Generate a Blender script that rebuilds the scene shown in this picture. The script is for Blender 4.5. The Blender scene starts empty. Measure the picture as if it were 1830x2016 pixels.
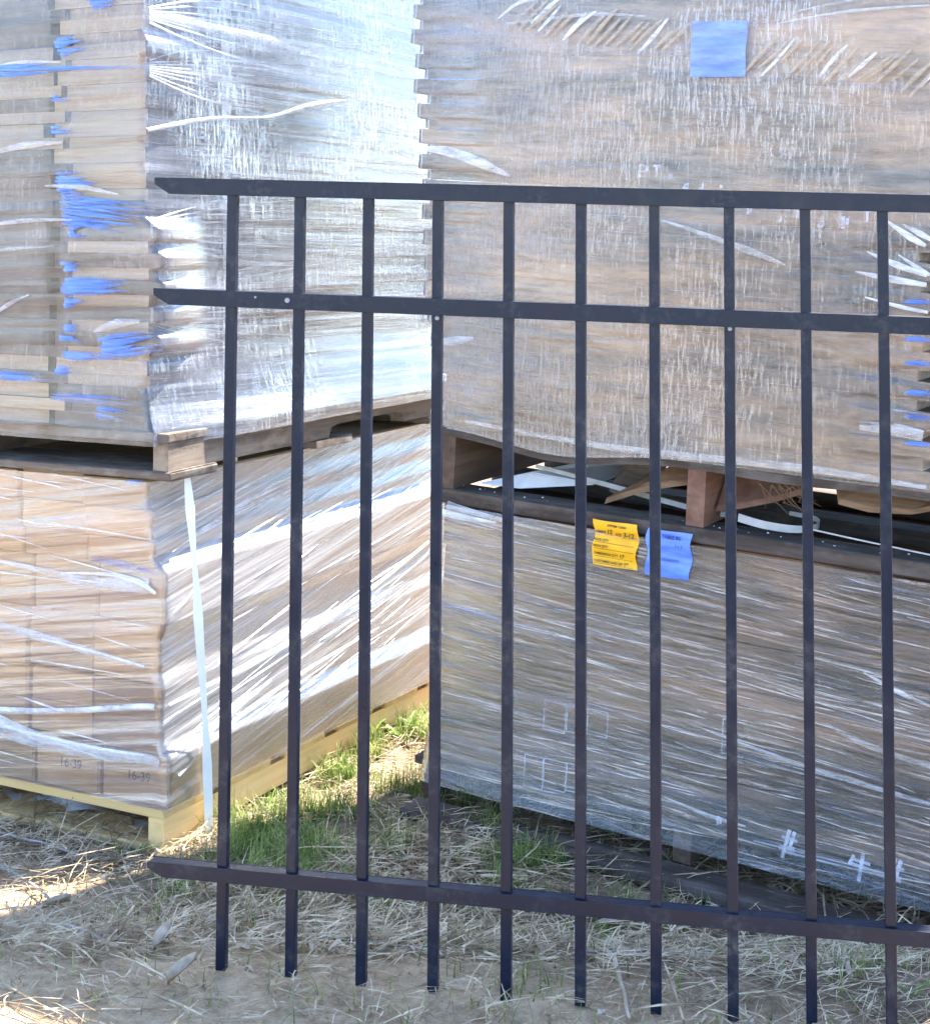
import bpy, math, random
import numpy as np
from mathutils import Vector, Matrix

random.seed(7)
RNG = np.random.default_rng(11)
sc = bpy.context.scene
COL = sc.collection

# ------------------------------------------------------------------ camera, sky, sun, exposure
cam_d = bpy.data.cameras.new("camera")
cam = bpy.data.objects.new("camera", cam_d)
COL.objects.link(cam)
cam.location = (0, 0, 1.25)
cam.rotation_euler = (math.radians(90 + 3.27), 0, 0)
cam_d.sensor_fit = 'VERTICAL'
cam_d.sensor_height = 36
cam_d.sensor_width = 36
cam_d.lens = 36 * 3200 / 2016
cam_d.shift_x = 0.0
cam_d.shift_y = -(1008 - 267) / 2016
cam_d.clip_start = 0.05
cam_d.clip_end = 900
sc.camera = cam

SUN_AZ, SUN_EL = 48.5, 55.0          # azimuth measured from +X towards +Y
w = bpy.data.worlds.new("World")
sc.world = w
w.use_nodes = True
nt = w.node_tree
bg = nt.nodes["Background"]
sky = nt.nodes.new("ShaderNodeTexSky")
sky.sky_type = 'NISHITA'
sky.sun_disc = False
sky.sun_elevation = math.radians(SUN_EL)
sky.sun_rotation = math.radians(90 - SUN_AZ)
sky.air_density = 0.85
sky.dust_density = 0.0
sky.ozone_density = 2.0
nt.links.new(sky.outputs[0], bg.inputs[0])
bg.inputs[1].default_value = 0.15

sun_d = bpy.data.lights.new("sun", 'SUN')
sun_d.energy = 5.0
sun_d.angle = math.radians(0.5)
sun_d.color = (1.0, 0.93, 0.82)
sun = bpy.data.objects.new("sun", sun_d)
COL.objects.link(sun)
az, el = math.radians(SUN_AZ), math.radians(SUN_EL)
sdir = Vector((math.cos(az) * math.cos(el), math.sin(az) * math.cos(el), math.sin(el)))
sun.rotation_euler = sdir.to_track_quat('Z', 'Y').to_euler()
sun.location = (4, 5, 6)

sc.render.engine = 'CYCLES'
sc.view_settings.view_transform = 'Standard'
sc.view_settings.look = 'None'
sc.view_settings.gamma = 1
sc.view_settings.exposure = 2.5
sc.view_settings.use_curve_mapping = False
sc.cycles.use_denoising = True
sc.cycles.max_bounces = 10
sc.cycles.transparent_max_bounces = 24
sc.cycles.sample_clamp_indirect = 6

# ------------------------------------------------------------------ helpers
def link(o, parent=None):
    COL.objects.link(o)
    if parent is not None:
        o.parent = parent
    return o

def tag(o, label=None, cat=None, group=None, kind=None):
    if label: o["label"] = label
    if cat: o["category"] = cat
    if group: o["group"] = group
    if kind: o["kind"] = kind
    return o

def empty(name, loc=(0, 0, 0), mat=None):
    o = bpy.data.objects.new(name, None)
    o.empty_display_size = 0.1
    if mat is not None:
        o.matrix_world = mat
    else:
        o.location = loc
    COL.objects.link(o)
    return o

def mesh_obj(name, verts, faces, mat, parent=None, smooth=False, uvs=None):
    me = bpy.data.meshes.new(name)
    me.from_pydata([tuple(map(float, v)) for v in verts], [], [tuple(f) for f in faces])
    if uvs is not None:
        for lname, arr in uvs.items():
            lay = me.uv_layers.new(name=lname)
            idx = np.empty(len(me.loops), dtype=np.int64)
            me.loops.foreach_get("vertex_index", idx)
            lay.data.foreach_set("uv", np.asarray(arr, dtype=np.float32)[idx].ravel())
    if smooth:
        me.polygons.foreach_set("use_smooth", [True] * len(me.polygons))
    me.materials.append(mat)
    me.update()
    return link(bpy.data.objects.new(name, me), parent)

class MB:
    """collects boxes, prisms, tubes and ribbons into one mesh"""
    def __init__(self):
        self.v, self.f = [], []
    def add(self, vs, fs):
        n = len(self.v)
        self.v += [tuple(map(float, q)) for q in vs]
        self.f += [tuple(i + n for i in q) for q in fs]
    def box(self, x0, x1, y0, y1, z0, z1, j=0.0, bev=0.0):
        r = lambda: random.uniform(-j, j)
        if bev <= 0:
            vs = [(x + r(), y + r(), z + r()) for z in (z0, z1) for y in (y0, y1) for x in (x0, x1)]
            self.add(vs, [(0, 2, 3, 1), (4, 5, 7, 6), (0, 1, 5, 4), (2, 6, 7, 3), (0, 4, 6, 2), (1, 3, 7, 5)])
            return
        b = bev
        ring = lambda z, i: [(x0 + i, y0 + b if i == 0 else y0 + i, z)]
        lv = []
        for z, i in ((z0, b), (z0 + b, 0), (z1 - b, 0), (z1, b)):
            lv.append([(x0 + b + (0), y0 + i, z), (x1 - b, y0 + i, z), (x1 - i, y0 + b, z), (x1 - i, y1 - b, z),
                       (x1 - b, y1 - i, z), (x0 + b, y1 - i, z), (x0 + i, y1 - b, z), (x0 + i, y0 + b, z)])
        vs = [q for l in lv for q in l]
        fs = [tuple(reversed(range(8))), tuple(range(24, 32))]
        for k in range(3):
            for i in range(8):
                a, c = k * 8 + i, k * 8 + (i + 1) % 8
                fs.append((a, c, c + 8, a + 8))
        self.add([(x + r(), y + r(), z + r()) for x, y, z in vs], fs)
    def prism(self, poly, axis, d0, d1):
        """poly is a list of 2D points in the plane across axis (0=x: (y,z), 1=y: (x,z))"""
        n = len(poly)
        mk = (lambda p, d: (d, p[0], p[1])) if axis == 0 else (lambda p, d: (p[0], d, p[1]))
        vs = [mk(p, d0) for p in poly] + [mk(p, d1) for p in poly]
        fs = [tuple(range(n)), tuple(range(2 * n - 1, n - 1, -1))]
        for i in range(n):
            j2 = (i + 1) % n
            fs.append((i, i + n, j2 + n, j2))
        self.add(vs, fs)
    def tube(self, pts, radii, n=6, jit=0.0):
        pts = [Vector(p) for p in pts]
        if not hasattr(radii, '__len__'):
            radii = [radii] * len(pts)
        vs, fs = [], []
        for i, p in enumerate(pts):
            d = (pts[min(i + 1, len(pts) - 1)] - pts[max(i - 1, 0)]).normalized()
            a = d.cross(Vector((0.13, 0.21, 1))).normalized()
            b = d.cross(a).normalized()
            for k in range(n):
                t = 2 * math.pi * k / n
                rr = radii[i] * (1 + random.uniform(-jit, jit))
                vs.append(p + a * math.cos(t) * rr + b * math.sin(t) * rr)
        for i in range(len(pts) - 1):
            for k in range(n):
                q = (k + 1) % n
                fs.append((i * n + k, i * n + q, i * n + n + q, i * n + n + k))
        fs.append(tuple(reversed(range(n))))
        fs.append(tuple(range((len(pts) - 1) * n, len(pts) * n)))
        self.add(vs, fs)
    def build(self, name, mat, parent=None, smooth=False):
        return mesh_obj(name, self.v, self.f, mat, parent, smooth)

def catmull(pts, n):
    pts = [Vector(p) for p in pts]
    out = []
    for i in range(len(pts) - 1):
        p0, p1, p2, p3 = pts[max(i - 1, 0)], pts[i], pts[i + 1], pts[min(i + 2, len(pts) - 1)]
        for k in range(n):
            t = k / n
            out.append(0.5 * ((2 * p1) + (p2 - p0) * t + (2 * p0 - 5 * p1 + 4 * p2 - p3) * t * t + (3 * p1 - p0 - 3 * p2 + p3) * t ** 3))
    out.append(pts[-1])
    return out

def vnoise(x, y, seed=0):
    xi, yi = np.floor(x).astype(np.int64), np.floor(y).astype(np.int64)
    fx, fy = x - xi, y - yi
    fx, fy = fx * fx * (3 - 2 * fx), fy * fy * (3 - 2 * fy)
    def h(i, j):
        n = (i * 374761393 + j * 668265263 + seed * 1274126177) & 0xFFFFFFFF
        n = ((n ^ (n >> 13)) * 1274126177) & 0xFFFFFFFF
        return ((n ^ (n >> 16)) & 0xFFFF) / 65535.0
    a, b = h(xi, yi), h(xi + 1, yi)
    c, d = h(xi, yi + 1), h(xi + 1, yi + 1)
    return (a * (1 - fx) + b * fx) * (1 - fy) + (c * (1 - fx) + d * fx) * fy

def fbm(x, y, oct=4, seed=0):
    s, a, t = 0, 1, 0
    for o in range(oct):
        s = s + a * vnoise(x * 2 ** o, y * 2 ** o, seed + o * 17)
        t += a
        a *= .5
    return s / t * 2 - 1

# ------------------------------------------------------------------ materials
def new_mat(name):
    m = bpy.data.materials.new(name)
    m.use_nodes = True
    n = m.node_tree
    for x in list(n.nodes): n.nodes.remove(x)
    out = n.nodes.new("ShaderNodeOutputMaterial")
    return m, n, out

def N(n, typ, **kw):
    x = n.nodes.new(typ)
    for k, v in kw.items():
        if k.startswith("i_"):
            key = k[2:]
            key = int(key) if key.isdigit() else key.replace("_", " ")
            x.inputs[key].default_value = v
        else:
            setattr(x, k, v)
    return x

def L(n, a, b): n.links.new(a, b)

def ramp(n, src, stops):
    r = N(n, "ShaderNodeValToRGB")
    e = r.color_ramp.elements
    while len(e) < len(stops): e.new(0.5)
    for k, (p, c) in enumerate(stops):
        e[k].position = p
        e[k].color = (c[0], c[1], c[2], 1) if hasattr(c, '__len__') else (c, c, c, 1)
    L(n, src, r.inputs[0])
    return r

def math_n(n, op, a, b=None, clamp=False):
    m = N(n, "ShaderNodeMath", operation=op, use_clamp=clamp)
    for i, q in enumerate((a, b)):
        if q is None: continue
        if isinstance(q, (int, float)): m.inputs[i].default_value = q
        else: L(n, q, m.inputs[i])
    return m.outputs[0]

def coords(n, scale, kind="Object", rot=(0, 0, 0), uvmap=None):
    if uvmap:
        tc = N(n, "ShaderNodeUVMap", uv_map=uvmap)
        src = tc.outputs[0]
    else:
        tc = N(n, "ShaderNodeTexCoord")
        src = tc.outputs[kind]
    mp = N(n, "ShaderNodeMapping")
    mp.inputs["Scale"].default_value = scale
    mp.inputs["Rotation"].default_value = rot
    L(n, src, mp.inputs[0])
    return mp

def noise(n, mp, scale=1, detail=5, rough=0.6, dist=0.0, offset=None):
    x = N(n, "ShaderNodeTexNoise")
    x.inputs["Scale"].default_value = scale
    x.inputs["Detail"].default_value = detail
    x.inputs["Roughness"].default_value = rough
    x.inputs["Distortion"].default_value = dist
    src = mp.outputs[0]
    if offset is not None:
        add = N(n, "ShaderNodeVectorMath", operation='ADD')
        L(n, src, add.inputs[0]); L(n, offset, add.inputs[1])
        src = add.outputs[0]
    L(n, src, x.inputs["Vector"])
    return x.outputs[0]

def rand_offset(n):
    oi = N(n, "ShaderNodeObjectInfo")
    c = N(n, "ShaderNodeCombineXYZ")
    for i, k in enumerate((31.0, 17.0, 53.0)):
        L(n, math_n(n, 'MULTIPLY', oi.outputs["Random"], k), c.inputs[i])
    return oi.outputs["Random"], c.outputs[0]

def wood_mat(name, dark, mid, light, scale=(2, 40, 40), rough=0.8, bump=0.35, worn=0.0, wornc=(.35, .33, .3), var=.5):
    """grain runs along the axis whose scale is the smallest"""
    m, n, out = new_mat(name)
    rnd, off = rand_offset(n)
    mp = coords(n, scale)
    g = noise(n, mp, 1.0, 6, 0.62, 0.6, off)
    mp2 = coords(n, tuple(s * .25 for s in scale))
    g2 = noise(n, mp2, 1.0, 3, 0.5, 1.2, off)
    mixv = math_n(n, 'ADD', math_n(n, 'MULTIPLY', g, .6), math_n(n, 'MULTIPLY', g2, .4))
    r = ramp(n, mixv, [(.3, dark), (.5, mid), (.7, light)])
    col = r.outputs[0]
    if worn:
        mp3 = coords(n, tuple(6 if s < 10 else 14 for s in scale))
        g3 = noise(n, mp3, 1.0, 6, .7, 0, off)
        rr = ramp(n, g3, [(.48, 0.0), (.62, worn)])
        mx = N(n, "ShaderNodeMix", data_type='RGBA')
        L(n, rr.outputs[0], mx.inputs[0]); L(n, col, mx.inputs[6]); mx.inputs[7].default_value = (*wornc, 1)
        col = mx.outputs[2]
    hsv = N(n, "ShaderNodeHueSaturation")
    L(n, col, hsv.inputs["Color"])
    L(n, math_n(n, 'ADD', math_n(n, 'MULTIPLY', rnd, var), 1 - var / 2), hsv.inputs["Value"])
    b = N(n, "ShaderNodeBsdfPrincipled")
    L(n, hsv.outputs[0], b.inputs["Base Color"])
    b.inputs["Roughness"].default_value = rough
    b.inputs["Specular IOR Level"].default_value = 0.25
    bm = N(n, "ShaderNodeBump")
    bm.inputs["Strength"].default_value = bump
    bm.inputs["Distance"].default_value = 0.004
    L(n, mixv, bm.inputs["Height"])
    L(n, bm.outputs[0], b.inputs["Normal"])
    L(n, b.outputs[0], out.inputs[0])
    return m

def simple_mat(name, col, rough=0.6, spec=0.4, var=0.15, scale=30, bump=0.1, stretch=(1, 1, 1), col2=None, alpha=1.0):
    m, n, out = new_mat(name)
    rnd, off = rand_offset(n)
    mp = coords(n, tuple(scale * s for s in stretch))
    g = noise(n, mp, 1, 5, .6, 0, off)
    c2 = col2 or tuple(min(1, c * (1 + var)) for c in col)
    c1 = tuple(c * (1 - var) for c in col)
    r = ramp(n, g, [(.3, c1), (.7, c2)])
    b = N(n, "ShaderNodeBsdfPrincipled")
    L(n, r.outputs[0], b.inputs["Base Color"])
    b.inputs["Roughness"].default_value = rough
    b.inputs["Specular IOR Level"].default_value = spec
    b.inputs["Alpha"].default_value = alpha
    bm = N(n, "ShaderNodeBump")
    bm.inputs["Strength"].default_value = bump
    bm.inputs["Distance"].default_value = 0.003
    L(n, g, bm.inputs["Height"]); L(n, bm.outputs[0], b.inputs["Normal"])
    L(n, b.outputs[0], out.inputs[0])
    return m

def film_mat(name, base=0.12, k_fine=0.5, k_wide=0.35, k_vert=0.0, haze=(.74, .76, .80), rough=0.22, gloss=1.0, fine=(2.2, 75), wide=(0.7, 16),
             bump=0.5, thr=(.45, .7), corner=0.0, patchy=0.0, corner_at=0.0, foot=None):
    """clear stretch film: see-through, whitened where it is stretched or folded in streaks that follow the wrapping"""
    m, n, out = new_mat(name)
    mf = coords(n, (fine[0], fine[1], 1), uvmap="flow")
    nf = noise(n, mf, 1, 7, .65, .35)
    mw = coords(n, (wide[0], wide[1], 1), uvmap="flow")
    nw = noise(n, mw, 1, 4, .6, .5)
    rf = ramp(n, nf, [(thr[0], 0.0), (thr[1], 1.0)])
    rw = ramp(n, nw, [(.42, 0.0), (.72, 1.0)])
    a = math_n(n, 'ADD', math_n(n, 'MULTIPLY', rf.outputs[0], k_fine), math_n(n, 'MULTIPLY', rw.outputs[0], k_wide))
    h = math_n(n, 'ADD', math_n(n, 'MULTIPLY', nf, .6), math_n(n, 'MULTIPLY', nw, .8))
    if k_vert:
        mv = coords(n, (150, 19, 1), uvmap="plain")
        nv = noise(n, mv, 1, 5, .7, .3)
        mh = coords(n, (13, 170, 1), uvmap="plain")
        nh = noise(n, mh, 1, 5, .7, .3)
        mz = coords(n, (3.0, 4.0, 1), uvmap="plain")
        nz = ramp(n, noise(n, mz, 1, 3, .5, .3), [(.38, .15), (.62, 1.0)])
        rv = ramp(n, nv, [(.5, 0.0), (.66, 1.0)])
        rh = ramp(n, nh, [(.52, 0.0), (.66, .7)])
        vv = math_n(n, 'MULTIPLY', math_n(n, 'MAXIMUM', rv.outputs[0], rh.outputs[0]), nz.outputs[0])
        a = math_n(n, 'ADD', a, math_n(n, 'MULTIPLY', vv, k_vert))
        h = math_n(n, 'ADD', h, math_n(n, 'MULTIPLY', vv, .25))
    a = math_n(n, 'ADD', a, base)
    if foot:                         # the first turn round the foot is a single thin layer
        fu = N(n, "ShaderNodeSeparateXYZ"); fuv = N(n, "ShaderNodeUVMap", uv_map="flow"); fpl = N(n, "ShaderNodeUVMap", uv_map="plain")
        L(n, fpl.outputs[0], fu.inputs[0])
        fr_ = N(n, "ShaderNodeMapRange"); fr_.inputs[1].default_value = foot[0]; fr_.inputs[2].default_value = foot[1]; fr_.inputs[3].default_value = .22
        L(n, math_n(n, 'SUBTRACT', fu.outputs[1], math_n(n, 'MULTIPLY', math_n(n, 'MAXIMUM', fu.outputs[0], 0.0), .02)), fr_.inputs[0])
        a = math_n(n, 'MULTIPLY', a, fr_.outputs[0])
    if patchy:                       # some areas carry more layers of film than others
        mpz = coords(n, (3.2, 7.5, 1), uvmap="flow")
        pz = ramp(n, noise(n, mpz, 1, 4, .6, .6), [(.36, 1 - patchy), (.62, 1.0)])
        a = math_n(n, 'MULTIPLY', a, pz.outputs[0])
    if corner:                       # pulled thin and clear over the stepped corner
        cu_ = N(n, "ShaderNodeSeparateXYZ"); uvn = N(n, "ShaderNodeUVMap", uv_map="plain"); L(n, uvn.outputs[0], cu_.inputs[0])
        mcn = coords(n, (3, 22, 1), uvmap="plain")
        uu_ = math_n(n, 'ADD', math_n(n, 'ABSOLUTE', math_n(n, 'SUBTRACT', math_n(n, 'ABSOLUTE', cu_.outputs[0]), corner_at)), math_n(n, 'MULTIPLY', noise(n, mcn, 1, 3, .6), corner * .9))
        rc = ramp(n, math_n(n, 'DIVIDE', uu_, corner * 2.2), [(.25, .08), (.75, 1.0)])
        a = math_n(n, 'MULTIPLY', a, rc.outputs[0])
    a = math_n(n, 'MINIMUM', a, .93)
    bm = N(n, "ShaderNodeBump")
    bm.inputs["Strength"].default_value = bump
    bm.inputs["Distance"].default_value = 0.006
    L(n, h, bm.inputs["Height"])
    tr = N(n, "ShaderNodeBsdfTransparent")
    df = N(n, "ShaderNodeBsdfDiffuse"); df.inputs[0].default_value = (*haze, 1)
    tl = N(n, "ShaderNodeBsdfTranslucent"); tl.inputs[0].default_value = (*haze, 1)
    L(n, bm.outputs[0], df.inputs["Normal"])
    m0 = N(n, "ShaderNodeMixShader"); m0.inputs[0].default_value = 0.3
    L(n, df.outputs[0], m0.inputs[1]); L(n, tl.outputs[0], m0.inputs[2])
    m1 = N(n, "ShaderNodeMixShader")
    L(n, a, m1.inputs[0]); L(n, tr.outputs[0], m1.inputs[1]); L(n, m0.outputs[0], m1.inputs[2])
    gl = N(n, "ShaderNodeBsdfGlossy"); gl.inputs["Roughness"].default_value = rough
    gl.inputs["Color"].default_value = (1, 1, 1, 1)
    L(n, bm.outputs[0], gl.inputs["Normal"])
    fr = N(n, "ShaderNodeFresnel"); fr.inputs[0].default_value = 1.5
    L(n, bm.outputs[0], fr.inputs["Normal"])
    m2 = N(n, "ShaderNodeMixShader")
    L(n, math_n(n, 'MULTIPLY', fr.outputs[0], gloss, clamp=True), m2.inputs[0])
    L(n, m1.outputs[0], m2.inputs[1]); L(n, gl.outputs[0], m2.inputs[2])
    L(n, m2.outputs[0], out.inputs[0])
    return m

def fold_mat(name, col=(.82, .84, .88), alpha=.6, rough=.25):
    m, n, out = new_mat(name)
    rnd, off = rand_offset(n)
    mp = coords(n, (14, 14, 60))
    g = noise(n, mp, 1, 6, .7, 0, off)
    r = ramp(n, g, [(.32, alpha * .25), (.68, min(1, alpha * 1.4))])
    b = N(n, "ShaderNodeBsdfPrincipled")
    b.inputs["Base Color"].default_value = (*col, 1)
    b.inputs["Roughness"].default_value = rough
    b.inputs["Specular IOR Level"].default_value = .6
    L(n, r.outputs[0], b.inputs["Alpha"])
    L(n, b.outputs[0], out.inputs[0])
    return m

M = {}
m, n, out = new_mat("dark navy fence paint")
mp = coords(n, (9, 9, 9)); g = noise(n, mp, 1, 6, .7)
mp2 = coords(n, (95, 95, 95)); g2 = noise(n, mp2, 1, 3, .6)
c0 = ramp(n, g, [(.3, (.0020, .0058, .019)), (.7, (.0036, .0088, .026))])
dirt = math_n(n, 'MULTIPLY', ramp(n, g, [(.50, 0.0), (.66, .75)]).outputs[0], ramp(n, g2, [(.42, .1), (.68, 1.0)]).outputs[0])
chip = ramp(n, g2, [(.70, 0.0), (.76, .55)]).outputs[0]
mx = N(n, "ShaderNodeMix", data_type='RGBA'); L(n, math_n(n, 'MAXIMUM', dirt, chip), mx.inputs[0]); L(n, c0.outputs[0], mx.inputs[6]); mx.inputs[7].default_value = (.065, .062, .062, 1)
b = N(n, "ShaderNodeBsdfPrincipled"); L(n, mx.outputs[2], b.inputs["Base Color"]); b.inputs["Specular IOR Level"].default_value = .28
L(n, ramp(n, g, [(.35, .27), (.7, .50)]).outputs[0], b.inputs["Roughness"])
bm = N(n, "ShaderNodeBump"); bm.inputs["Strength"].default_value = .15; bm.inputs["Distance"].default_value = .001
L(n, g2, bm.inputs["Height"]); L(n, bm.outputs[0], b.inputs["Normal"]); L(n, b.outputs[0], out.inputs[0])
M['paint'] = m
M['screw'] = simple_mat("screw steel", (.22, .24, .28), rough=.35, spec=.6)
M['kraft'] = wood_mat("kraft carton", (.42, .26, .13), (.52, .345, .19), (.60, .43, .26), scale=(9, 9, 30), rough=.85, bump=.12)
M['panel'] = wood_mat("grey brown flat carton", (.065, .046, .042), (.125, .093, .083), (.19, .145, .127), scale=(9, 9, 34), rough=.8, bump=.2, var=.10)
M['paneltan'] = wood_mat("tan flat carton", (.34, .235, .155), (.46, .33, .23), (.58, .43, .31), scale=(5, 5, 120), rough=.8, bump=.2, var=.25)
M['lowpanel'] = wood_mat("brown carton behind film", (.010, .007, .006), (.045, .030, .023), (.21, .14, .095), scale=(7, 7, 120), rough=.8, bump=.4, var=.2)
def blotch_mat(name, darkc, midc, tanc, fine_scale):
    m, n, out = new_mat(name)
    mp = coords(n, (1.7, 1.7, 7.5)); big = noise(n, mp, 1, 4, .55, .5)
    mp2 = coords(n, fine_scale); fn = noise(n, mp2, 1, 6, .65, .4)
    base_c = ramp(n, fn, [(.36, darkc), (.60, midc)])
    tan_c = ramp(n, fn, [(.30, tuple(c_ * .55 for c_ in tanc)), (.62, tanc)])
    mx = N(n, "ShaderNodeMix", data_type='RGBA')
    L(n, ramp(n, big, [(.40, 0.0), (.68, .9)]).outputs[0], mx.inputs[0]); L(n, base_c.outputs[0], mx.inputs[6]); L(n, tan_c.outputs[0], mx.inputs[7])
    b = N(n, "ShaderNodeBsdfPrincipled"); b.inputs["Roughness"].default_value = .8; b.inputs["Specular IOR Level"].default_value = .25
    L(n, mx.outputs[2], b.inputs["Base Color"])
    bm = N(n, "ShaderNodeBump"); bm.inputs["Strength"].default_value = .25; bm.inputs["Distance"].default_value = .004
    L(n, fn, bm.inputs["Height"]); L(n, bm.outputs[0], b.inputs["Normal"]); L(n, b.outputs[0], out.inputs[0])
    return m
M['blotch'] = blotch_mat("blotchy grey and tan carton", (.036, .028, .025), (.145, .110, .088), (.50, .32, .19), (10, 10, 45))  # grey carton colour with soft tan patches
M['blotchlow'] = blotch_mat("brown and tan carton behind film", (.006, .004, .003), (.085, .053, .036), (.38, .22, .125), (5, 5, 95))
M['newwood'] = wood_mat("new yellow pine", (.46, .29, .115), (.62, .42, .18), (.72, .52, .26), scale=(26, 3, 38), rough=.7, bump=.15)
M['newwood_x'] = wood_mat("new yellow pine board", (.46, .29, .115), (.62, .42, .18), (.72, .52, .26), scale=(3, 26, 38), rough=.7, bump=.15)
M['oldwood'] = wood_mat("weathered stringer", (.05, .038, .030), (.12, .09, .07), (.23, .18, .14), scale=(40, 3, 40), rough=.9, bump=.6, worn=.5, wornc=(.30, .24, .18))
M['oldwood_x'] = wood_mat("weathered deck board", (.06, .048, .04), (.13, .10, .082), (.23, .185, .15), scale=(3, 40, 40), rough=.9, bump=.6, worn=.5)
M['darkwood'] = wood_mat("dark weathered stringer", (.05, .032, .024), (.10, .065, .048), (.17, .115, .085), scale=(40, 3, 40), rough=.9, bump=.6)
M['dullstrap'] = simple_mat("dull grey strap", (.42, .42, .42), rough=.5, spec=.3, var=.15, bump=.05)  # darker grey tone for the straps in the pallet gap
M['oldlabel'] = simple_mat("blue label under film", (.13, .23, .80), rough=.3, spec=.6, var=.3, scale=26, bump=.3, stretch=(.5, 1, 2), col2=(.26, .42, .95), alpha=.82)
M['darkwood_x'] = wood_mat("dark weathered board", (.03, .023, .020), (.065, .050, .042), (.13, .10, .082), scale=(3, 40, 40), rough=.9, bump=.6, worn=.35, wornc=(.22, .19, .17))
M['redwood'] = wood_mat("reddish stringer", (.08, .042, .028), (.16, .085, .06), (.22, .13, .095), scale=(30, 3, 40), rough=.9, bump=.5)
M['splinter'] = wood_mat("fresh split wood", (.09, .05, .028), (.19, .11, .06), (.32, .20, .115), scale=(4, 60, 60), rough=.8, bump=.5)
M['strap'] = simple_mat("white plastic strap", (.78, .78, .74), rough=.35, spec=.5, var=.06, bump=.05)
M['whiteplastic'] = simple_mat("white plastic sheet", (.72, .75, .80), rough=.35, spec=.5, var=.08, bump=.2)
M['orange'] = simple_mat("orange label paper", (.92, .42, .004), rough=.45, spec=.4, var=.04, scale=40, bump=.1, col2=(.95, .52, .01))
M['bluelabel'] = simple_mat("blue label", (.10, .22, .85), rough=.35, spec=.5, var=.25, scale=22, bump=.25, stretch=(.4, 1, 2.2), col2=(.18, .36, .95))
m, n, out = new_mat("blue sky sheen")                              # sky reflection put into colour, strong at one end and fading along the load
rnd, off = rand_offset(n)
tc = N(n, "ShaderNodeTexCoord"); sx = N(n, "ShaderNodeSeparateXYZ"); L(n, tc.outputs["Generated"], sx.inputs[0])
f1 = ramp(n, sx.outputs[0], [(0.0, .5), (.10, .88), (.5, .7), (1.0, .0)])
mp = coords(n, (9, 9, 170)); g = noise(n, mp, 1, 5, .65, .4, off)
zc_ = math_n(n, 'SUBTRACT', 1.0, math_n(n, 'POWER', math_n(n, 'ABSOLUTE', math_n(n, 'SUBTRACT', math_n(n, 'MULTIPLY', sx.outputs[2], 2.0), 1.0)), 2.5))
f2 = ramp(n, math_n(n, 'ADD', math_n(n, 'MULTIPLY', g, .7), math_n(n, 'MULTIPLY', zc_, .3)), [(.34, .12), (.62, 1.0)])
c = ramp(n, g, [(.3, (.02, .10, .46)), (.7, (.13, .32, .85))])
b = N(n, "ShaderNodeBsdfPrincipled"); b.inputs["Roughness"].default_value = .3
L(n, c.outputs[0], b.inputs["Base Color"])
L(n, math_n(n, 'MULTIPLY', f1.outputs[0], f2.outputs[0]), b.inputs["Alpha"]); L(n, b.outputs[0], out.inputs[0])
M['skysheen'] = m
M['fold'] = fold_mat("white folded film", (.86, .88, .93), alpha=.6)
M['foldfaint'] = fold_mat("faint folded film", (.74, .76, .82), alpha=.42)
M['foldtan'] = fold_mat("yellowed folded film", (.46, .37, .27), alpha=.95)
M['ink'] = simple_mat("black ink", (.03, .025, .02), rough=.6, var=.1)
M['darkink'] = simple_mat("faded carton ink", (.10, .09, .09), rough=.7, var=.1)
M['deepblueink'] = simple_mat("dark blue ink", (.015, .035, .20), rough=.5, var=.1)
M['whiteprint'] = fold_mat("white film print", (.72, .72, .82), alpha=.5)
M['film_ul'] = film_mat("film upper left side", base=.12, k_fine=.36, k_wide=.26, k_vert=.50, fine=(1.4, 60), wide=(.5, 11), rough=.22, gloss=1.7, bump=.5, haze=(.58, .60, .69), patchy=.3)
M['film_ul_end'] = film_mat("film upper left end", base=.10, k_fine=.14, k_wide=.18, k_vert=.42, fine=(1.6, 40), wide=(.8, 6), rough=.2, gloss=1.4, bump=.3, haze=(.58, .52, .54), patchy=.6, corner=.03, corner_at=.235)
M['film_ll'] = film_mat("film lower left side", base=.32, k_fine=.60, k_wide=.20, fine=(1.8, 110), wide=(.7, 17), rough=.22, gloss=2.2, bump=.7, haze=(.70, .68, .70), patchy=.2, foot=(.15, .25))
M['film_ll_end'] = film_mat("film lower left end", base=.12, k_fine=.30, k_wide=.28, fine=(2.2, 70), wide=(.9, 14), rough=.2, gloss=3, bump=.6, haze=(.58, .53, .60), patchy=.4)
M['film_ur'] = film_mat("film upper right", base=.04, k_fine=.14, k_wide=.10, k_vert=.58, fine=(1.2, 60), wide=(.5, 7), rough=.2, gloss=1.9, bump=.5, haze=(.56, .47, .44), corner=.07, patchy=.45)
M['film_clear'] = film_mat("film on the right sides", base=.0, k_fine=.04, k_wide=.03, fine=(1.2, 60), wide=(.5, 7), rough=.3, gloss=.1, bump=.3, haze=(.5, .45, .44))
M['film_lr'] = film_mat("film lower right", base=.0, k_fine=.66, k_wide=.0, fine=(4.5, 110), wide=(2.2, 26), rough=.11, gloss=2.0, bump=1.2, haze=(.78, .56, .45), thr=(.54, .63), patchy=.70)


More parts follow.
